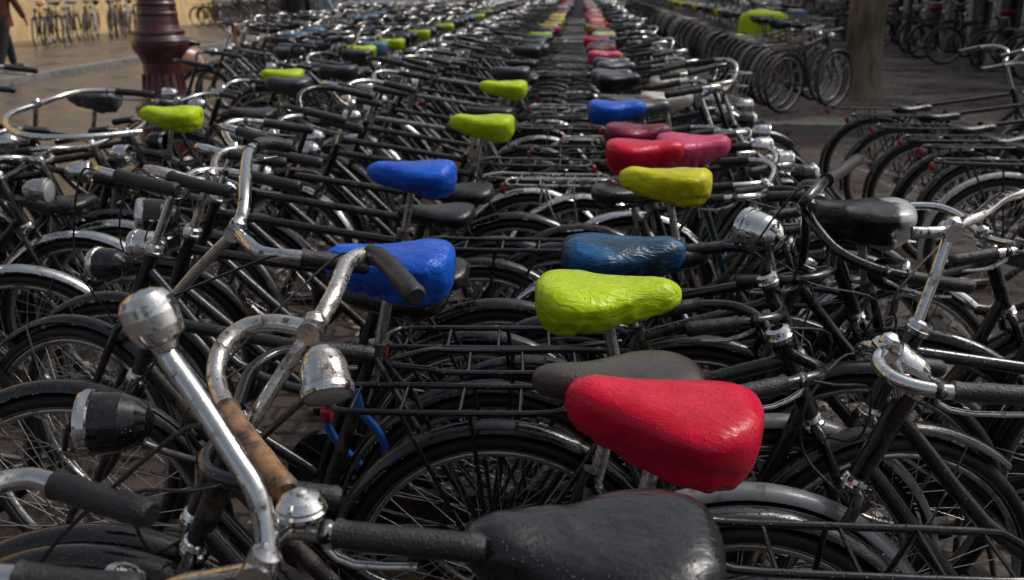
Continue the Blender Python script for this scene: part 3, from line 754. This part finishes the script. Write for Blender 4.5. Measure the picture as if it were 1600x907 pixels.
# plain black cover at the bottom edge
b = bike(.028, .965, 181, 'bicycle with large plain black saddle cover at the bottom edge', G_FRONT, cover='black', fx=-.10, seed=1, sz=-.022, syaw=2,
     custom=[[(-.322, .864, 1.0), (-.319, .884, 1.02), (-.332, .901, 1.07), (-.359, .921, 1.10), (-.407, .955, 1.15), (-.449, .983, 1.19), (-.455, .984, 1.215)],
             [(-.322, .864, 1.0), (-.327, .905, 1.0), (-.318, .945, 1.0), (-.279, .945, 1.0), (-.227, .935, 1.0), (-.10, .922, 1.0)]],
     grip_m=(None, 'grip_rubber'), bell=(-.300, .947, 1.0), bar_r=.0125, lamp=None, style='oma', cover_label='smooth black plastic saddle cover')
mb = MB(); lathe(mb, [(.0135, -.02), (.016, -.012), (.026, -.006), (.030, .006), (.0315, .022), (.030, .036), (.024, .045), (.012, .050), (0, .051)], 'chrome', 24, align(b.matrix_world.inverted() @ Vector((-.456, .984, 1.215)), b.matrix_world.inverted().to_3x3() @ Vector((-.12, .02, .3))))
obj('chrome_end_knob', mb.mesh('chrome_end_knob'), b)
# red cover, nose towards the left bars
bike(.133, 1.33, 180, 'bicycle with big glossy red saddle cover and curled tan taped handlebar', G_FRONT, cover='red', seed=2, sz=-.018, dz=-3, syaw=-12,
     custom=[[(-.417, 1.435, 1.06), (-.408, 1.453, 1.07), (-.395, 1.512, 1.10), (-.397, 1.610, 1.12), (-.375, 1.665, 1.12), (-.335, 1.625, 1.12), (-.262, 1.50, 1.10)],
             [(-.417, 1.435, 1.06), (-.483, 1.461, 1.06), (-.535, 1.462, 1.05), (-.560, 1.425, 1.03), (-.554, 1.373, 1.0), (-.513, 1.301, .98), (-.468, 1.238, .97), (-.376, 1.124, .95)]],
     grip_m=('grip_rubber', 'tan_tape'), bar_r=.0150, bar_m='rusty_chrome', lamp='rusty_chrome', lamp_at=(-.372, 1.335, 1.02), lamp_dir=(.25, -.6, -.7), lamp_sc=.85, paint='worn_paint', style='oma', cover_label='shiny red saddle cover', lock='lock_blue')
# grey brown bare saddle behind the red one
bike(.075, 1.50, 187, 'bicycle with wet bare brown saddle half hidden behind the red cover', G_FRONT, seat='brown_leather', seed=3, style='oma', rise=.0, bar='flat', bar_m='black_paint', syaw=2, sz=-.038, carrier=None,
     lamp='black_paint', lamp_at=(-.755, 1.41, .90), lamp_dir=(-1, -.18, .02), lamp_sc=1.15, fx=-.02)
# lime and teal, noses to the right
bike(.053, 1.86, 2, 'bicycle with bright lime green saddle cover and black luggage carrier', G_FRONT, cover='lime', seed=4, fx=-.30, rise=-.02, bar='flat', bar_m='black_paint', lamp=None, cover_label='bright lime green saddle cover', steer=8, sz=-.008, lean=0)
bike(.098, 2.235, 3, 'bicycle with wet dark teal blue saddle cover behind the lime one', G_FRONT, cover='teal', seed=5, fx=-.30, rise=-.02, bar='flat', bar_m='black_paint', lamp=None, steer=-8, cover_label='dark teal and blue saddle cover', sz=-.02, paint='worn_paint', syaw=0)
# left line, noses to the left
bike(-.405, 2.05, 184, 'bicycle with bright blue saddle cover crossed by a black handlebar grip', G_FRONT, cover='blue', seed=6, fx=-.14,
     custom=[[(-.695, 1.897, 1.1), (-.64, 1.80, 1.105), (-.600, 1.748, 1.1), (-.559, 1.722, 1.1), (-.521, 1.716, 1.1), (-.443, 1.735, 1.085), (-.40, 1.75, 1.075)],
             [(-.695, 1.897, 1.1), (-.686, 1.930, 1.14), (-.705, 2.006, 1.18), (-.745, 2.14, 1.20), (-.772, 2.26, 1.21), (-.765, 2.34, 1.21), (-.715, 2.365, 1.20)]],
     lamp=None, bar_m='chrome', bar_r=.0135, cover_label='bright blue saddle cover', paint='worn_paint', lock='lock_blue')
bike(-.533, 3.10, 181, 'bicycle with crumpled blue saddle cover behind the front blue one', G_FRONT, cover='blue', seed=7, lamp='black_paint', lamp_at=(-1.285, 2.83, .905), lamp_dir=(-1, -.22, .02), lamp_sc=1.25, bar='sweep', steer=6, cover_label='crumpled blue saddle cover')
# right hand bicycles pushed in from the right, noses to the left
bike(1.36, 1.97, 183, 'black bicycle with turned chrome bars and wet grey front mudguard at the right edge', G_FRONT, seed=8, fx=.02, fender='black_paint', front_fender='grey_paint', lamp='chrome', lamp_at=(.60, 1.72, .91), lamp_dir=(-.9, .1, .5), lamp_sc=.8,
     custom=[[(.752, 2.0, 1.1), (.80, 2.06, 1.105), (.86, 2.12, 1.11), (.939, 2.225, 1.12), (1.01, 2.30, 1.12), (1.08, 2.33, 1.12), (1.2, 2.35, 1.11)],
             [(.752, 2.0, 1.1), (.72, 1.99, 1.1), (.69, 1.985, 1.1), (.672, 1.985, 1.1)]], bar_r=.0125, grip_m=('grip_rubber', None))
bike(1.25, 1.63, 181, 'black bicycle with straight black grip reaching in at the right edge', G_FRONT, seed=4, lamp=None, fx=.02, style='oma', carrier=None, front_fender='grey_paint',
     custom=[[(.525, 1.61, .985), (.51, 1.66, .97), (.52, 1.72, .94), (.58, 1.76, .91), (.68, 1.77, .89)],
             [(.525, 1.61, .985), (.50, 1.56, .98), (.51, 1.50, .975), (.56, 1.472, .97), (.64, 1.465, .97), (.84, 1.46, .965)]], bar_r=.0125)
bike(1.22, 2.42, 181, 'black bicycle with round chrome headlight, bars above the right black frame', G_FRONT, seed=9, style='oma', lamp='chrome', lamp_at=(.462, 2.50, .97), lamp_dir=(-.7, .7, .08), lamp_sc=1.2, fx=0, bar_m='black_paint',
     custom=[[(.545, 2.36, 1.06), (.525, 2.31, 1.085), (.53, 2.30, 1.10), (.571, 2.364, 1.12), (.64, 2.50, 1.12), (.754, 2.73, 1.12)],
             [(.545, 2.36, 1.06), (.56, 2.30, 1.03), (.60, 2.24, .99), (.68, 2.20, .96), (.80, 2.18, .94), (.88, 2.18, .93)]], bar_r=.012)
bike(.74, 2.60, 4, 'bicycle with black saddle cover, pale shine painted on, beside the chrome headlight', G_FRONT, cover='torn', seed=10, lamp=None, syaw=176, sz=.0, bar='flat', fx=-.3, rise=.04, cover_label='black saddle cover with pale shine painted on one end')
# bicycle under the camera, lower left corner: only its grips are in view
bike(-.02, .70, 176, 'blurred bicycle in the lower left corner, only its grips showing', G_FRONT, seed=11, fx=0, lamp=None, carrier=None, seat='leather', sz=-.12,
     custom=[[(-.66, .76, 1.02), (-.66, .86, 1.045), (-.645, .925, 1.05), (-.615, .95, 1.05), (-.58, .942, 1.05), (-.52, .922, 1.045), (-.455, .902, 1.04)],
             [(-.66, .76, 1.02), (-.655, .74, 1.05), (-.62, .735, 1.06), (-.575, .745, 1.06), (-.52, .755, 1.055), (-.47, .755, 1.05), (-.40, .75, 1.05)]], bar_r=.0125)

# ------------------------------------------------------------------ the packed rows behind
PAINTS = ['black_paint'] * 7 + ['worn_paint'] * 4 + ['grey_paint', 'red_paint', 'teal_paint', 'mud_paint', 'white_paint', 'grey_paint', 'black_paint']
def pick(seq): return seq[rnd.randrange(len(seq))]
ORD = ['first', 'second', 'third', 'fourth', 'fifth', 'sixth', 'seventh', 'eighth', 'ninth', 'tenth', 'eleventh', 'twelfth', 'thirteenth', 'fourteenth', 'fifteenth', 'sixteenth', 'seventeenth', 'eighteenth', 'nineteenth', 'twentieth']
WORD = {'red': 'red', 'lime': 'lime', 'yellow': 'yellow', 'blue': 'blue', 'navy': 'navy', 'crimson': 'dark crimson', 'pink': 'pink', 'white': 'off-white', 'orange': 'orange', 'sky': 'pale blue', 'black': 'black', 'slate': 'slate grey', 'teal': 'teal'}
ROWC = {}
def row_bike(x, y, head, cover, where, group, lod=None, far_word='packed', **kw):
    lod = lod if lod is not None else (2 if y < 3.6 else (1 if y < 9.0 else 0))
    n = ROWC.get((group, where, cover), 0); ROWC[(group, where, cover)] = n + 1
    w = (WORD[cover] if cover else 'bare') + ' one'
    lab = f'bicycle with {WORD[cover]} saddle cover {where}' if cover else f'dark bicycle with bare saddle {where}'
    if n < 20 and (cover or lod): lab += f', {ORD[n]} from front'
    elif not cover: lab = f'distant dark bicycle packed {where}'
    else: lab = f'distant bicycle with {WORD[cover]} cover packed {where}'
    p = dict(paint=pick(PAINTS if lod == 0 else PAINTS[:12] + ['teal_paint'] if lod == 1 else PAINTS[:11]), style=pick(['diamond', 'oma', 'diamond']), bar=pick(['sweep', 'sweep', 'flat', 'high']), bar_m=pick(['chrome', 'chrome', 'rusty_chrome', 'black_paint'] if lod else ['chrome', 'chrome', 'rusty_chrome']),
             fender=pick(['black_paint', 'black_paint', 'worn_paint', 'chrome'] if lod else ['black_paint', 'worn_paint']), carrier=pick(['black_paint', 'steel', 'rusty_chrome'] if lod < 2 else ['black_paint']), lean=rnd.uniform(-5, 5), steer=rnd.uniform(-20, 20), seed=rnd.randrange(12),
             lamp=pick(['black_paint', 'chrome', 'chrome']), sz=rnd.uniform(-.13, -.05) if cover is None else rnd.uniform(-.02, .01))
    p.update(kw)
    if lod < 2 and y > 4 and rnd.random() < .11: p['basket'] = True
    if 'carrier' not in kw and lod and rnd.random() < .62: p['carrier'] = None
    return bike(x, y, head + rnd.uniform(-3.5, 3.5), lab, group, lod=lod, cover=cover, **p)

G_R = 'right line of the central double row'; W_R = 'right of the central gap'
fixed = [(2.62, .20, None), (2.985, .273, 'yellow'), (3.30, .17, None), (3.62, .228, 'red'), (3.93, .43, 'pink'), (4.22, .235, 'crimson'), (4.54, .22, None), (4.88, .167, 'blue'), (5.15, .30, 'slate'), (5.47, .454, 'white'), (5.85, .22, None), (6.20, .55, 'white'), (6.50, .229, 'black'), (6.95, .2, 'slate'), (7.35, .24, 'slate'), (7.72, .219, 'slate'), (8.1, .2, None), (8.52, .18, 'pink'), (8.95, .2, 'yellow')]
y = 9.3; cyc = ['crimson', 'slate', 'pink', 'white', 'red', 'navy', 'white', 'yellow', 'black', 'crimson', 'slate', 'orange', 'yellow', 'red', 'pink', 'slate', 'pink', 'white', 'orange', 'red', 'pink', 'black', 'red', 'yellow', 'pink', 'white']
i = 0
while y < 25:
    fixed.append((y, .20 + rnd.uniform(-.07, .10), cyc[i % len(cyc)] if rnd.random() < .72 else pick([None, 'slate', 'black']))); y += rnd.uniform(.40, .48); i += 1
for k, (y, x, c) in enumerate(fixed):
    kw = {}
    if c == 'yellow' and k == 1: kw = dict(syaw=176, sz=0, bar_m='black_paint')
    if 2.5 < y < 4.7: kw = dict(kw, bar='flat', rise=.02)
    if c == 'blue': kw = dict(bar='sweep', bar_m='chrome', sz=0, lean=0, steer=6)
    if c in ('red',) and k < 9: kw = dict(kw, sz=0, lean=0)
    row_bike(x, y, 0, c, W_R, G_R, **dict(dict(seed=k + 2, fx=-.34 if x > .35 else -.18), **kw))
G_L = 'left line of the central double row'; W_L = 'left of the central gap'
fixed = [(2.36, -.47, None), (2.70, -.44, None), (3.45, -.50, None), (3.85, -.47, None), (4.30, -.425, 'lime'), (4.72, -.5, None), (5.1, -.46, None), (5.48, -.5, None), (5.88, -.456, 'lime'), (6.3, -.5, None), (6.7, -.46, None), (7.1, -.5, 'slate'), (7.55, -.45, None)]
y = 7.95
while y < 25:
    fixed.append((y, -.47 + rnd.uniform(-.04, .04), pick([None, None, None, None, 'black', 'slate', 'lime', 'pink'] if y > 9 else [None]))); y += rnd.uniform(.40, .48)
for k, (y, x, c) in enumerate(fixed): row_bike(x, y, 180, c, W_L, G_L, **(dict(sz=0, lean=0) if c == 'lime' and y < 8 else (dict(sz=-.2) if y < 4 else {})))
# second double row further left
G_B = 'bicycles of the second row left of the centre'; W_B = 'in the second row'
row_bike(-1.905, 4.53, 183, 'lime', W_B, G_B, lod=2, sz=0, seed=3, custom=[[(-2.50, 4.40, 1.05), (-2.52, 4.22, 1.03), (-2.40, 3.98, 1.01), (-2.22, 3.80, 1.0), (-2.05, 3.75, 1.0), (-1.92, 3.80, 1.0), (-1.80, 3.93, 1.0)],
         [(-2.50, 4.40, 1.05), (-2.50, 4.56, 1.06), (-2.44, 4.68, 1.08), (-2.34, 4.74, 1.08), (-2.22, 4.76, 1.07), (-2.1, 4.76, 1.06)]], grip_m=(None, 'grip_rubber'), bar_m='chrome', bar_r=.0135)
for y in (3.55, 4.05): row_bike(-1.98, y, 181, None, W_B, G_B, lod=2, sz=-.22, rise=.0, bar='flat', fx=-.1)
row_bike(-2.61, 5.20, 186, 'slate', W_B, G_B, lod=2, seed=5, sz=.01, bar='sweep', bar_m='chrome')
row_bike(-2.0, 6.66, 181, 'lime', W_B, G_B, lod=1, seed=2, sz=0)
for y in (2.55, 2.95, 3.35, 3.72, 4.12, 4.6): row_bike(-2.72 + rnd.uniform(-.06, .06), y, 0, None, 'facing right in the second row', G_B, sz=-.16, rise=.0, bar='flat', fx=-.05)
for y in (5.45, 6.0, 7.15, 7.6, 8.1): row_bike(-1.80 + rnd.uniform(-.05, .05), y, 180, pick([None, None, 'slate']), W_B, G_B, fx=-.2, rise=.06, bar='flat')
y = 8.8
while y < 24:
    row_bike(-2.05 + rnd.uniform(-.07, .07), y, 180, pick([None, None, None, 'black', 'lime', 'sky', 'slate']), W_B, G_B)
    row_bike(-2.72 + rnd.uniform(-.07, .07), y + .22, 0, pick([None, None, None, 'black', 'slate', 'navy']), 'facing right in the second row', G_B); y += rnd.uniform(.46, .56)
# third row, beyond the lamp post
G_C = 'bicycles of the third row behind the lamp post'; W_C = 'behind the lamp post'
y = 10.6
while y < 25:
    xo = -3.25 - .10 * (y - 10.6)
    row_bike(max(-4.3, xo) + rnd.uniform(-.1, .1), y + .2, 180, pick([None, None, None, None, None, 'slate', 'black', 'sky']), W_C, G_C)
    if y > 12.6: row_bike(max(-5.0, xo - .75) + rnd.uniform(-.1, .1), y + .45, 0, pick([None, None, None, 'black', 'slate']), W_C, G_C)
    y += rnd.uniform(.46, .56)
# row on the raised pavement with rear wheels along the kerb
G_D = 'bicycles along the kerb of the raised pavement'; W_D = 'along the kerb left of the tree'
y = 12.0
while y < 30:
    row_bike(2.50 + rnd.uniform(-.06, .06), y, 38, pick([None, None, None, None, 'slate', 'yellow', 'navy']), W_D, G_D, z0=.12, lod=0, lean=rnd.uniform(-5, 5), fx=-.2, rise=.03, bar='flat', fender=pick(['mud_paint', 'mud_paint', 'grey_paint', 'black_paint']), paint=pick(['mud_paint', 'black_paint', 'black_paint', 'red_paint'])); y += rnd.uniform(.36, .44)
for k in range(4): row_bike(3.6 + .18 * (k % 2), 17.4 + k * 1.15, 160 + 8 * k, pick(['white', 'navy', 'sky', None]), 'just left of the tree', 'loose bicycles left of the tree', lod=0, z0=.12, paint=pick(['white_paint', 'grey_paint']), fender='white_paint')
# near right row, rear wheels towards the path
G_E = 'bicycles at the right edge with rear wheels towards the path'; W_E = 'at the right edge'
for k, y in enumerate((4.88, 5.26, 5.66, 6.08, 6.55, 7.1)):
    row_bike(2.38 - .02 * k - (.12 if k == 0 else 0), y - (.1 if k == 0 else 0), 2 + (k * 37 % 9) - 4, None, W_E, G_E, lod=2 if k == 0 else 1, fender='white_paint' if k == 0 else 'black_paint', paint='black_paint' if k else 'worn_paint', bar_m='chrome', sz=-.24, carrier='black_paint', basket=False)
# bicycles against the yellow wall and further along it
G_W = 'bicycles leaning by the yellow wall'; W_W = 'by the yellow wall'
y = 24.2
for k in range(14):
    row_bike(-13.45 + rnd.uniform(-.1, .1), y, -68 + rnd.uniform(-6, 6), pick([None, None, 'black', 'orange']), W_W, G_W, lod=0, z0=.12, lean=rnd.uniform(-6, 2)); y += .52
y = 35
G_V = 'bicycles parked before the grey house'
for k in range(30):
    row_bike(-13.2 + rnd.uniform(-.3, .3), y, rnd.uniform(-20, 20), pick([None, None, 'sky', 'navy', 'white']), 'before the grey house', G_V, lod=0, z0=.12); y += .5
y = 16
for k in range(16):
    row_bike(7.1 + rnd.uniform(-.2, .2), y, rnd.uniform(-30, 30), pick([None, None, 'white', 'slate', 'crimson']), 'before the dark shopfront', 'bicycles before the shopfront', lod=0, z0=.12); y += rnd.uniform(.6, 1.6)

# distant bicycles that read as one mass
far = MB(); base = []
for pt, bar in (('black_paint', 'sweep'), ('worn_paint', 'flat'), ('teal_paint', 'sweep')):
    m_ = P_frame('diamond', 0, 0, pt)
    for hb in (RH, FH): m_.join(P_tyre(hb, 0)); m_.join(P_rim(hb, 0))
    m_.join(P_fork(0, 0, pt)); m_.join(P_bar(bar_halves(bar, 0), 0, 'chrome', .014)); m_.join(P_stem(0, 0, 'chrome')); m_.join(P_lamp(0, 0, 'chrome')[0]); m_.join(P_saddle('cover', 1, 0, 'cover_black')); m_.join(P_carrier(0, 'black_paint')); base.append(m_)
for (x, head, y0, y1, st, z) in ((.45, 0, 25.2, 48, .6, 0), (-.72, 180, 25.2, 48, .6, 0), (-2.3, 180, 24.3, 46, .7, 0), (-2.5, 0, 24.5, 46, .7, 0), (-4.2, 180, 25.3, 46, .8, 0), (-4.5, 0, 25.5, 46, .8, 0), (2.87, 0, 30.3, 52, .6, .12), (4.2, 180, 22, 48, .9, .12)):
    y = y0
    while y < y1:
        far.join(pick(base), Matrix.Translation((x + rnd.uniform(-.1, .1), y, z)) @ Matrix.Rotation(R(head + rnd.uniform(-5, 5)), 4, 'Z'), {'cover_black': 'cover_' + pick(['black', 'slate', 'slate', 'pink', 'white', 'red'] if abs(x) < 1 else ['black', 'black', 'slate', 'white'])}); y += st
tag(obj('distant_bicycles', far.mesh('distant_bicycles')), 'far mass of bicycles where the rows run together', 'bicycles', kind='stuff')

# ------------------------------------------------------------------ passers-by, a moped and a draped rain cover
def person(loc, head, label, coat, trousers, stride=.25, arm=.2, hold=0.):
    """standing or walking figure: one skinned body, coat, trousers, shoes and hair as its parts"""
    root = obj('person', None); root.matrix_world = Matrix.Translation(loc) @ Matrix.Rotation(R(head), 4, 'Z'); tag(root, label, 'person')
    J = {'pel': ((0, 0, .95), .10), 'chest': ((0, 0, 1.25), .13), 'neck': ((0.01, 0, 1.47), .055), 'hd': ((.03, 0, 1.58), .085), 'top': ((.02, 0, 1.70), .075)}
    E_ = [('pel', 'chest'), ('chest', 'neck'), ('neck', 'hd'), ('hd', 'top')]
    for s, n in ((1, 'l'), (-1, 'r')):
        sx = s * stride
        J.update({'hip' + n: ((0, s * .09, .90), .085), 'kn' + n: ((sx * .55 + .03, s * .10, .50), .058), 'an' + n: ((sx, s * .10, .09), .038), 'toe' + n: ((sx + .15, s * .115, .035), .032),
                  'sh' + n: ((0, s * .19, 1.40), .06), 'el' + n: ((-sx * .5 * arm / .2, s * .25, 1.13), .042), 'wr' + n: ((-sx * .8 * arm / .2 + .08 + hold, s * .24, .90 + hold * .5), .030), 'ha' + n: ((-sx * .9 * arm / .2 + .11 + hold, s * .235, .82 + hold * .5), .034)})
        E_ += [('pel', 'hip' + n), ('hip' + n, 'kn' + n), ('kn' + n, 'an' + n), ('an' + n, 'toe' + n), ('chest', 'sh' + n), ('sh' + n, 'el' + n), ('el' + n, 'wr' + n), ('wr' + n, 'ha' + n)]
        for f in range(5):      # fingers and thumb, each its own short chain
            b = Vector(J['ha' + n][0]); k = 'fi%s%d' % (n, f)
            if f < 4: e = b + Vector((.015 + .012 * (f - 1.5), -s * .008, -.06 - .012 * (f in (1, 2)))); 
            else: e = b + Vector((.05, -s * .02, -.02))
            J[k] = (tuple(b.lerp(e, .55)), .010); J[k + 'e'] = (tuple(e + Vector((-.006, -s * .008, -.012))), .008); E_ += [('ha' + n, k), (k, k + 'e')]
    keys = list(J); m_ = bpy.data.meshes.new('body'); m_.from_pydata([J[k][0] for k in keys], [(keys.index(a), keys.index(b)) for a, b in E_], []); m_.materials.append(MATS['skin'])
    o = obj('body', m_, root); sk = o.modifiers.new('skin', 'SKIN'); 
    for i, k in enumerate(keys): m_.skin_vertices[0].data[i].radius = (J[k][1],) * 2; m_.skin_vertices[0].data[i].use_root = (k == 'pel')
    sk.use_smooth_shade = True; o.modifiers.new('sub', 'SUBSURF').levels = 1; o.modifiers['sub'].render_levels = 2
    P = lambda k: Vector(J[k][0])
    mb = MB()
    def loft(zs, m):
        V = []; n = 18
        for z, a, b, x in zs: V += [(x + a * math.cos(2 * math.pi * i / n), b * math.sin(2 * math.pi * i / n), z) for i in range(n)]
        mb.add(V, [(r_ * n + i, r_ * n + (i + 1) % n, (r_ + 1) * n + (i + 1) % n, (r_ + 1) * n + i) for r_ in range(len(zs) - 1) for i in range(n)], m)
    loft([(.74, .17, .215, .01), (.80, .165, .21, .01), (1.0, .145, .185, .005), (1.2, .15, .20, .01), (1.36, .14, .205, 0), (1.44, .10, .15, 0), (1.49, .075, .08, .005), (1.50, .066, .07, .005)], coat)
    for n in 'lr': tube(mb, [P('sh' + n) + Vector((0, 0, .01)), P('sh' + n).lerp(P('el' + n), .5), P('el' + n), P('el' + n).lerp(P('wr' + n), .6), P('wr' + n)], (.078, .046), coat, 12, 3)
    obj('coat', mb.mesh('coat'), root); mb = MB()
    loft([(1.0, .135, .17, 0), (.9, .14, .175, 0), (.82, .12, .16, 0)], trousers)
    for n in 'lr': tube(mb, [P('hip' + n) + Vector((0, 0, .03)), P('hip' + n).lerp(P('kn' + n), .5), P('kn' + n), P('kn' + n).lerp(P('an' + n), .6), P('an' + n) + Vector((-.005, 0, 0))], (.105, .062), trousers, 14, 3)
    obj('trousers', mb.mesh('trousers'), root)
    for n in 'lr':
        mb = MB(); a, t = P('an' + n), P('toe' + n); tube(mb, [a + Vector((-.055, 0, -.045)), a + Vector((.0, 0, -.035)), t.lerp(a, .4) + Vector((0, 0, -.005)), t + Vector((.03, 0, 0)), t + Vector((.075, 0, -.004))], [.03, .052, .05, .042, .028], 'iron', 12, 2, flat=.85); obj('shoe', mb.mesh('shoe'), root)
    mb = MB(); c = Vector((.0, 0, 1.665)); V = []; nu, nv = 10, 16
    for i in range(nu + 1):
        t = math.pi * .62 * i / nu
        V += [c + Vector((.108 * math.sin(t) * math.cos(2 * math.pi * k / nv) - .022 * (i / nu), .092 * math.sin(t) * math.sin(2 * math.pi * k / nv), .105 * math.cos(t))) for k in range(nv)]
    mb.add(V, [(i * nv + k, (i + 1) * nv + k, (i + 1) * nv + (k + 1) % nv, i * nv + (k + 1) % nv) for i in range(nu) for k in range(nv)], 'hair'); obj('hair', mb.mesh('hair'), root)
    return root
person((-10.25, 17.3, .12), 75, 'blurred walker in red brown coat at the top left edge', 'coat_red', 'trouser_dark')
person((-6.0, 21.0, .0), 100, 'blurred walker in dark coat just right of the lamp post', 'trouser_dark', 'trouser_dark', .2)
person((-6.2, 24.2, .0), 20, 'blurred walker in pale blue coat and jeans behind the bicycles', 'coat_blue', 'denim', .15)

mp = obj('moped', None); mp.matrix_world = Matrix.Translation((-5.45, 14.3, 0)) @ Matrix.Rotation(R(28), 4, 'Z'); tag(mp, 'brown moped with fat black tyres half hidden by the lamp post', 'moped')
for nm, x in (('rear_wheel', -.56), ('front_wheel', .56)):
    mb = MB(); ring(mb, (x, 0, .24), .19, .05, 'tyre_rubber', nu=28, nv=10); w = obj(nm, mb.mesh('tyre'), mp)
    mb = MB(); ring(mb, (x, 0, .24), .145, .02, 'rim_metal', nu=24, nv=6); lathe(mb, [(0, -.05), (.04, -.05), (.04, .05), (0, .05)], 'steel', 12, align((x, 0, .24), (0, 1, 0)))
    for k in range(5): a = k * 1.2566; tube(mb, [(x + .03 * math.cos(a), 0, .24 + .03 * math.sin(a)), (x + .14 * math.cos(a), 0, .24 + .14 * math.sin(a))], .014, 'rim_metal', 6)
    obj('rim', mb.mesh('rim'), w)
mb = MB()
V = []; secs = [(-.78, .52, .70, .10), (-.62, .42, .74, .15), (-.35, .36, .74, .16), (-.12, .28, .70, .15), (.0, .24, .38, .15), (.20, .24, .34, .16), (.32, .26, .5, .17), (.40, .42, .90, .15), (.44, .62, .98, .10)]
for x, z0, z1, w in secs: V += [(x, -w, z0), (x, -w * .9, (z0 + z1) / 2), (x, -w * .6, z1), (x, w * .6, z1), (x, w * .9, (z0 + z1) / 2), (x, w, z0)]
mb.add(V, [(i * 6 + k, (i + 1) * 6 + k, (i + 1) * 6 + (k + 1) % 6, i * 6 + (k + 1) % 6) for i in range(len(secs) - 1) for k in range(6)], 'moped_shell'); mb.add(V[:6], [(0, 1, 2, 3, 4, 5)], 'moped_shell'); mb.add(V[-6:], [(5, 4, 3, 2, 1, 0)], 'moped_shell'); obj('body_shell', mb.mesh('body_shell'), mp)
mb = MB(); tube(mb, [(-.74, 0, .775), (-.6, 0, .80), (-.3, 0, .79), (-.08, 0, .755)], [.09, .13, .13, .09], 'leather', 14, 3, flat=.5); obj('seat', mb.mesh('seat'), mp)
mb = MB(); tube(mb, [(.40, 0, .95), (.56, .06, .24)], .022, 'steel', 8); tube(mb, [(.40, 0, .95), (.56, -.06, .24)], .022, 'steel', 8); tube(mb, [(.43, 0, .9), (.36, 0, 1.04)], .02, 'steel', 8); obj('fork', mb.mesh('fork'), mp)
mb = MB(); tube(mb, [(.22, -.33, 1.06), (.33, -.2, 1.08), (.37, 0, 1.03), (.33, .2, 1.08), (.22, .33, 1.06)], .014, 'iron', 8, 4); obj('handlebar', mb.mesh('handlebar'), mp)
mb = MB(); lathe(mb, [(0, -.06), (.06, -.05), (.085, 0), (.085, .03)], 'moped_shell', 16, align((.47, 0, .93), (1, 0, 0))); hl = obj('headlight', mb.mesh('headlight'), mp)
mb = MB(); lathe(mb, [(.083, .03), (.05, .045), (0, .05)], 'lens_glass', 16, align((.47, 0, .93), (1, 0, 0))); obj('lens', mb.mesh('lens'), hl)
mb = MB(); P_ = P_fender(Vector((.56, 0, .24)), 20, 165, 2, 'moped_shell'); mb.join(P_, Matrix.Translation((.56, 0, .24)) @ Matrix.Diagonal((.72, 2.2, .72, 1)) @ Matrix.Translation((-.56, 0, -.24))); obj('front_fender', mb.mesh('front_fender'), mp)

# lime rain cover hanging over a crate on the pavement row
mb = MB(); nu, nv = 16, 28; V = []
for i in range(nu + 1):
    for k in range(nv):
        a = 2 * math.pi * k / nv; t = i / nu
        r_ = .02 + .40 * min(1, t * 1.7) ** .8; h = .0 if t < .5 else (t - .5) * 2 * (.26 + .22 * mnoise.noise(Vector((math.cos(a) * 1.7, math.sin(a) * 1.7, 4.2))))
        w = 1 + (.10 * math.sin(a * 6 + 1) * max(0, t - .4)); V.append((r_ * w * math.cos(a), .62 * r_ * w * math.sin(a), .10 * (1 - t) - h + .03 * mnoise.noise(Vector((math.cos(a) * 3 * t, math.sin(a) * 3 * t, 1)))))
mb.add(V, [(i * nv + k, (i + 1) * nv + k, (i + 1) * nv + (k + 1) % nv, i * nv + (k + 1) % nv) for i in range(nu) for k in range(nv)], 'cover_lime')
o = obj('rain_cover', mb.mesh('rain_cover')); o.location = (2.62, 15.0, 1.10); o.scale = (.85, .85, 1.35); tag(o, 'bright lime rain cover draped over a bicycle left of the tree', 'rain cover')
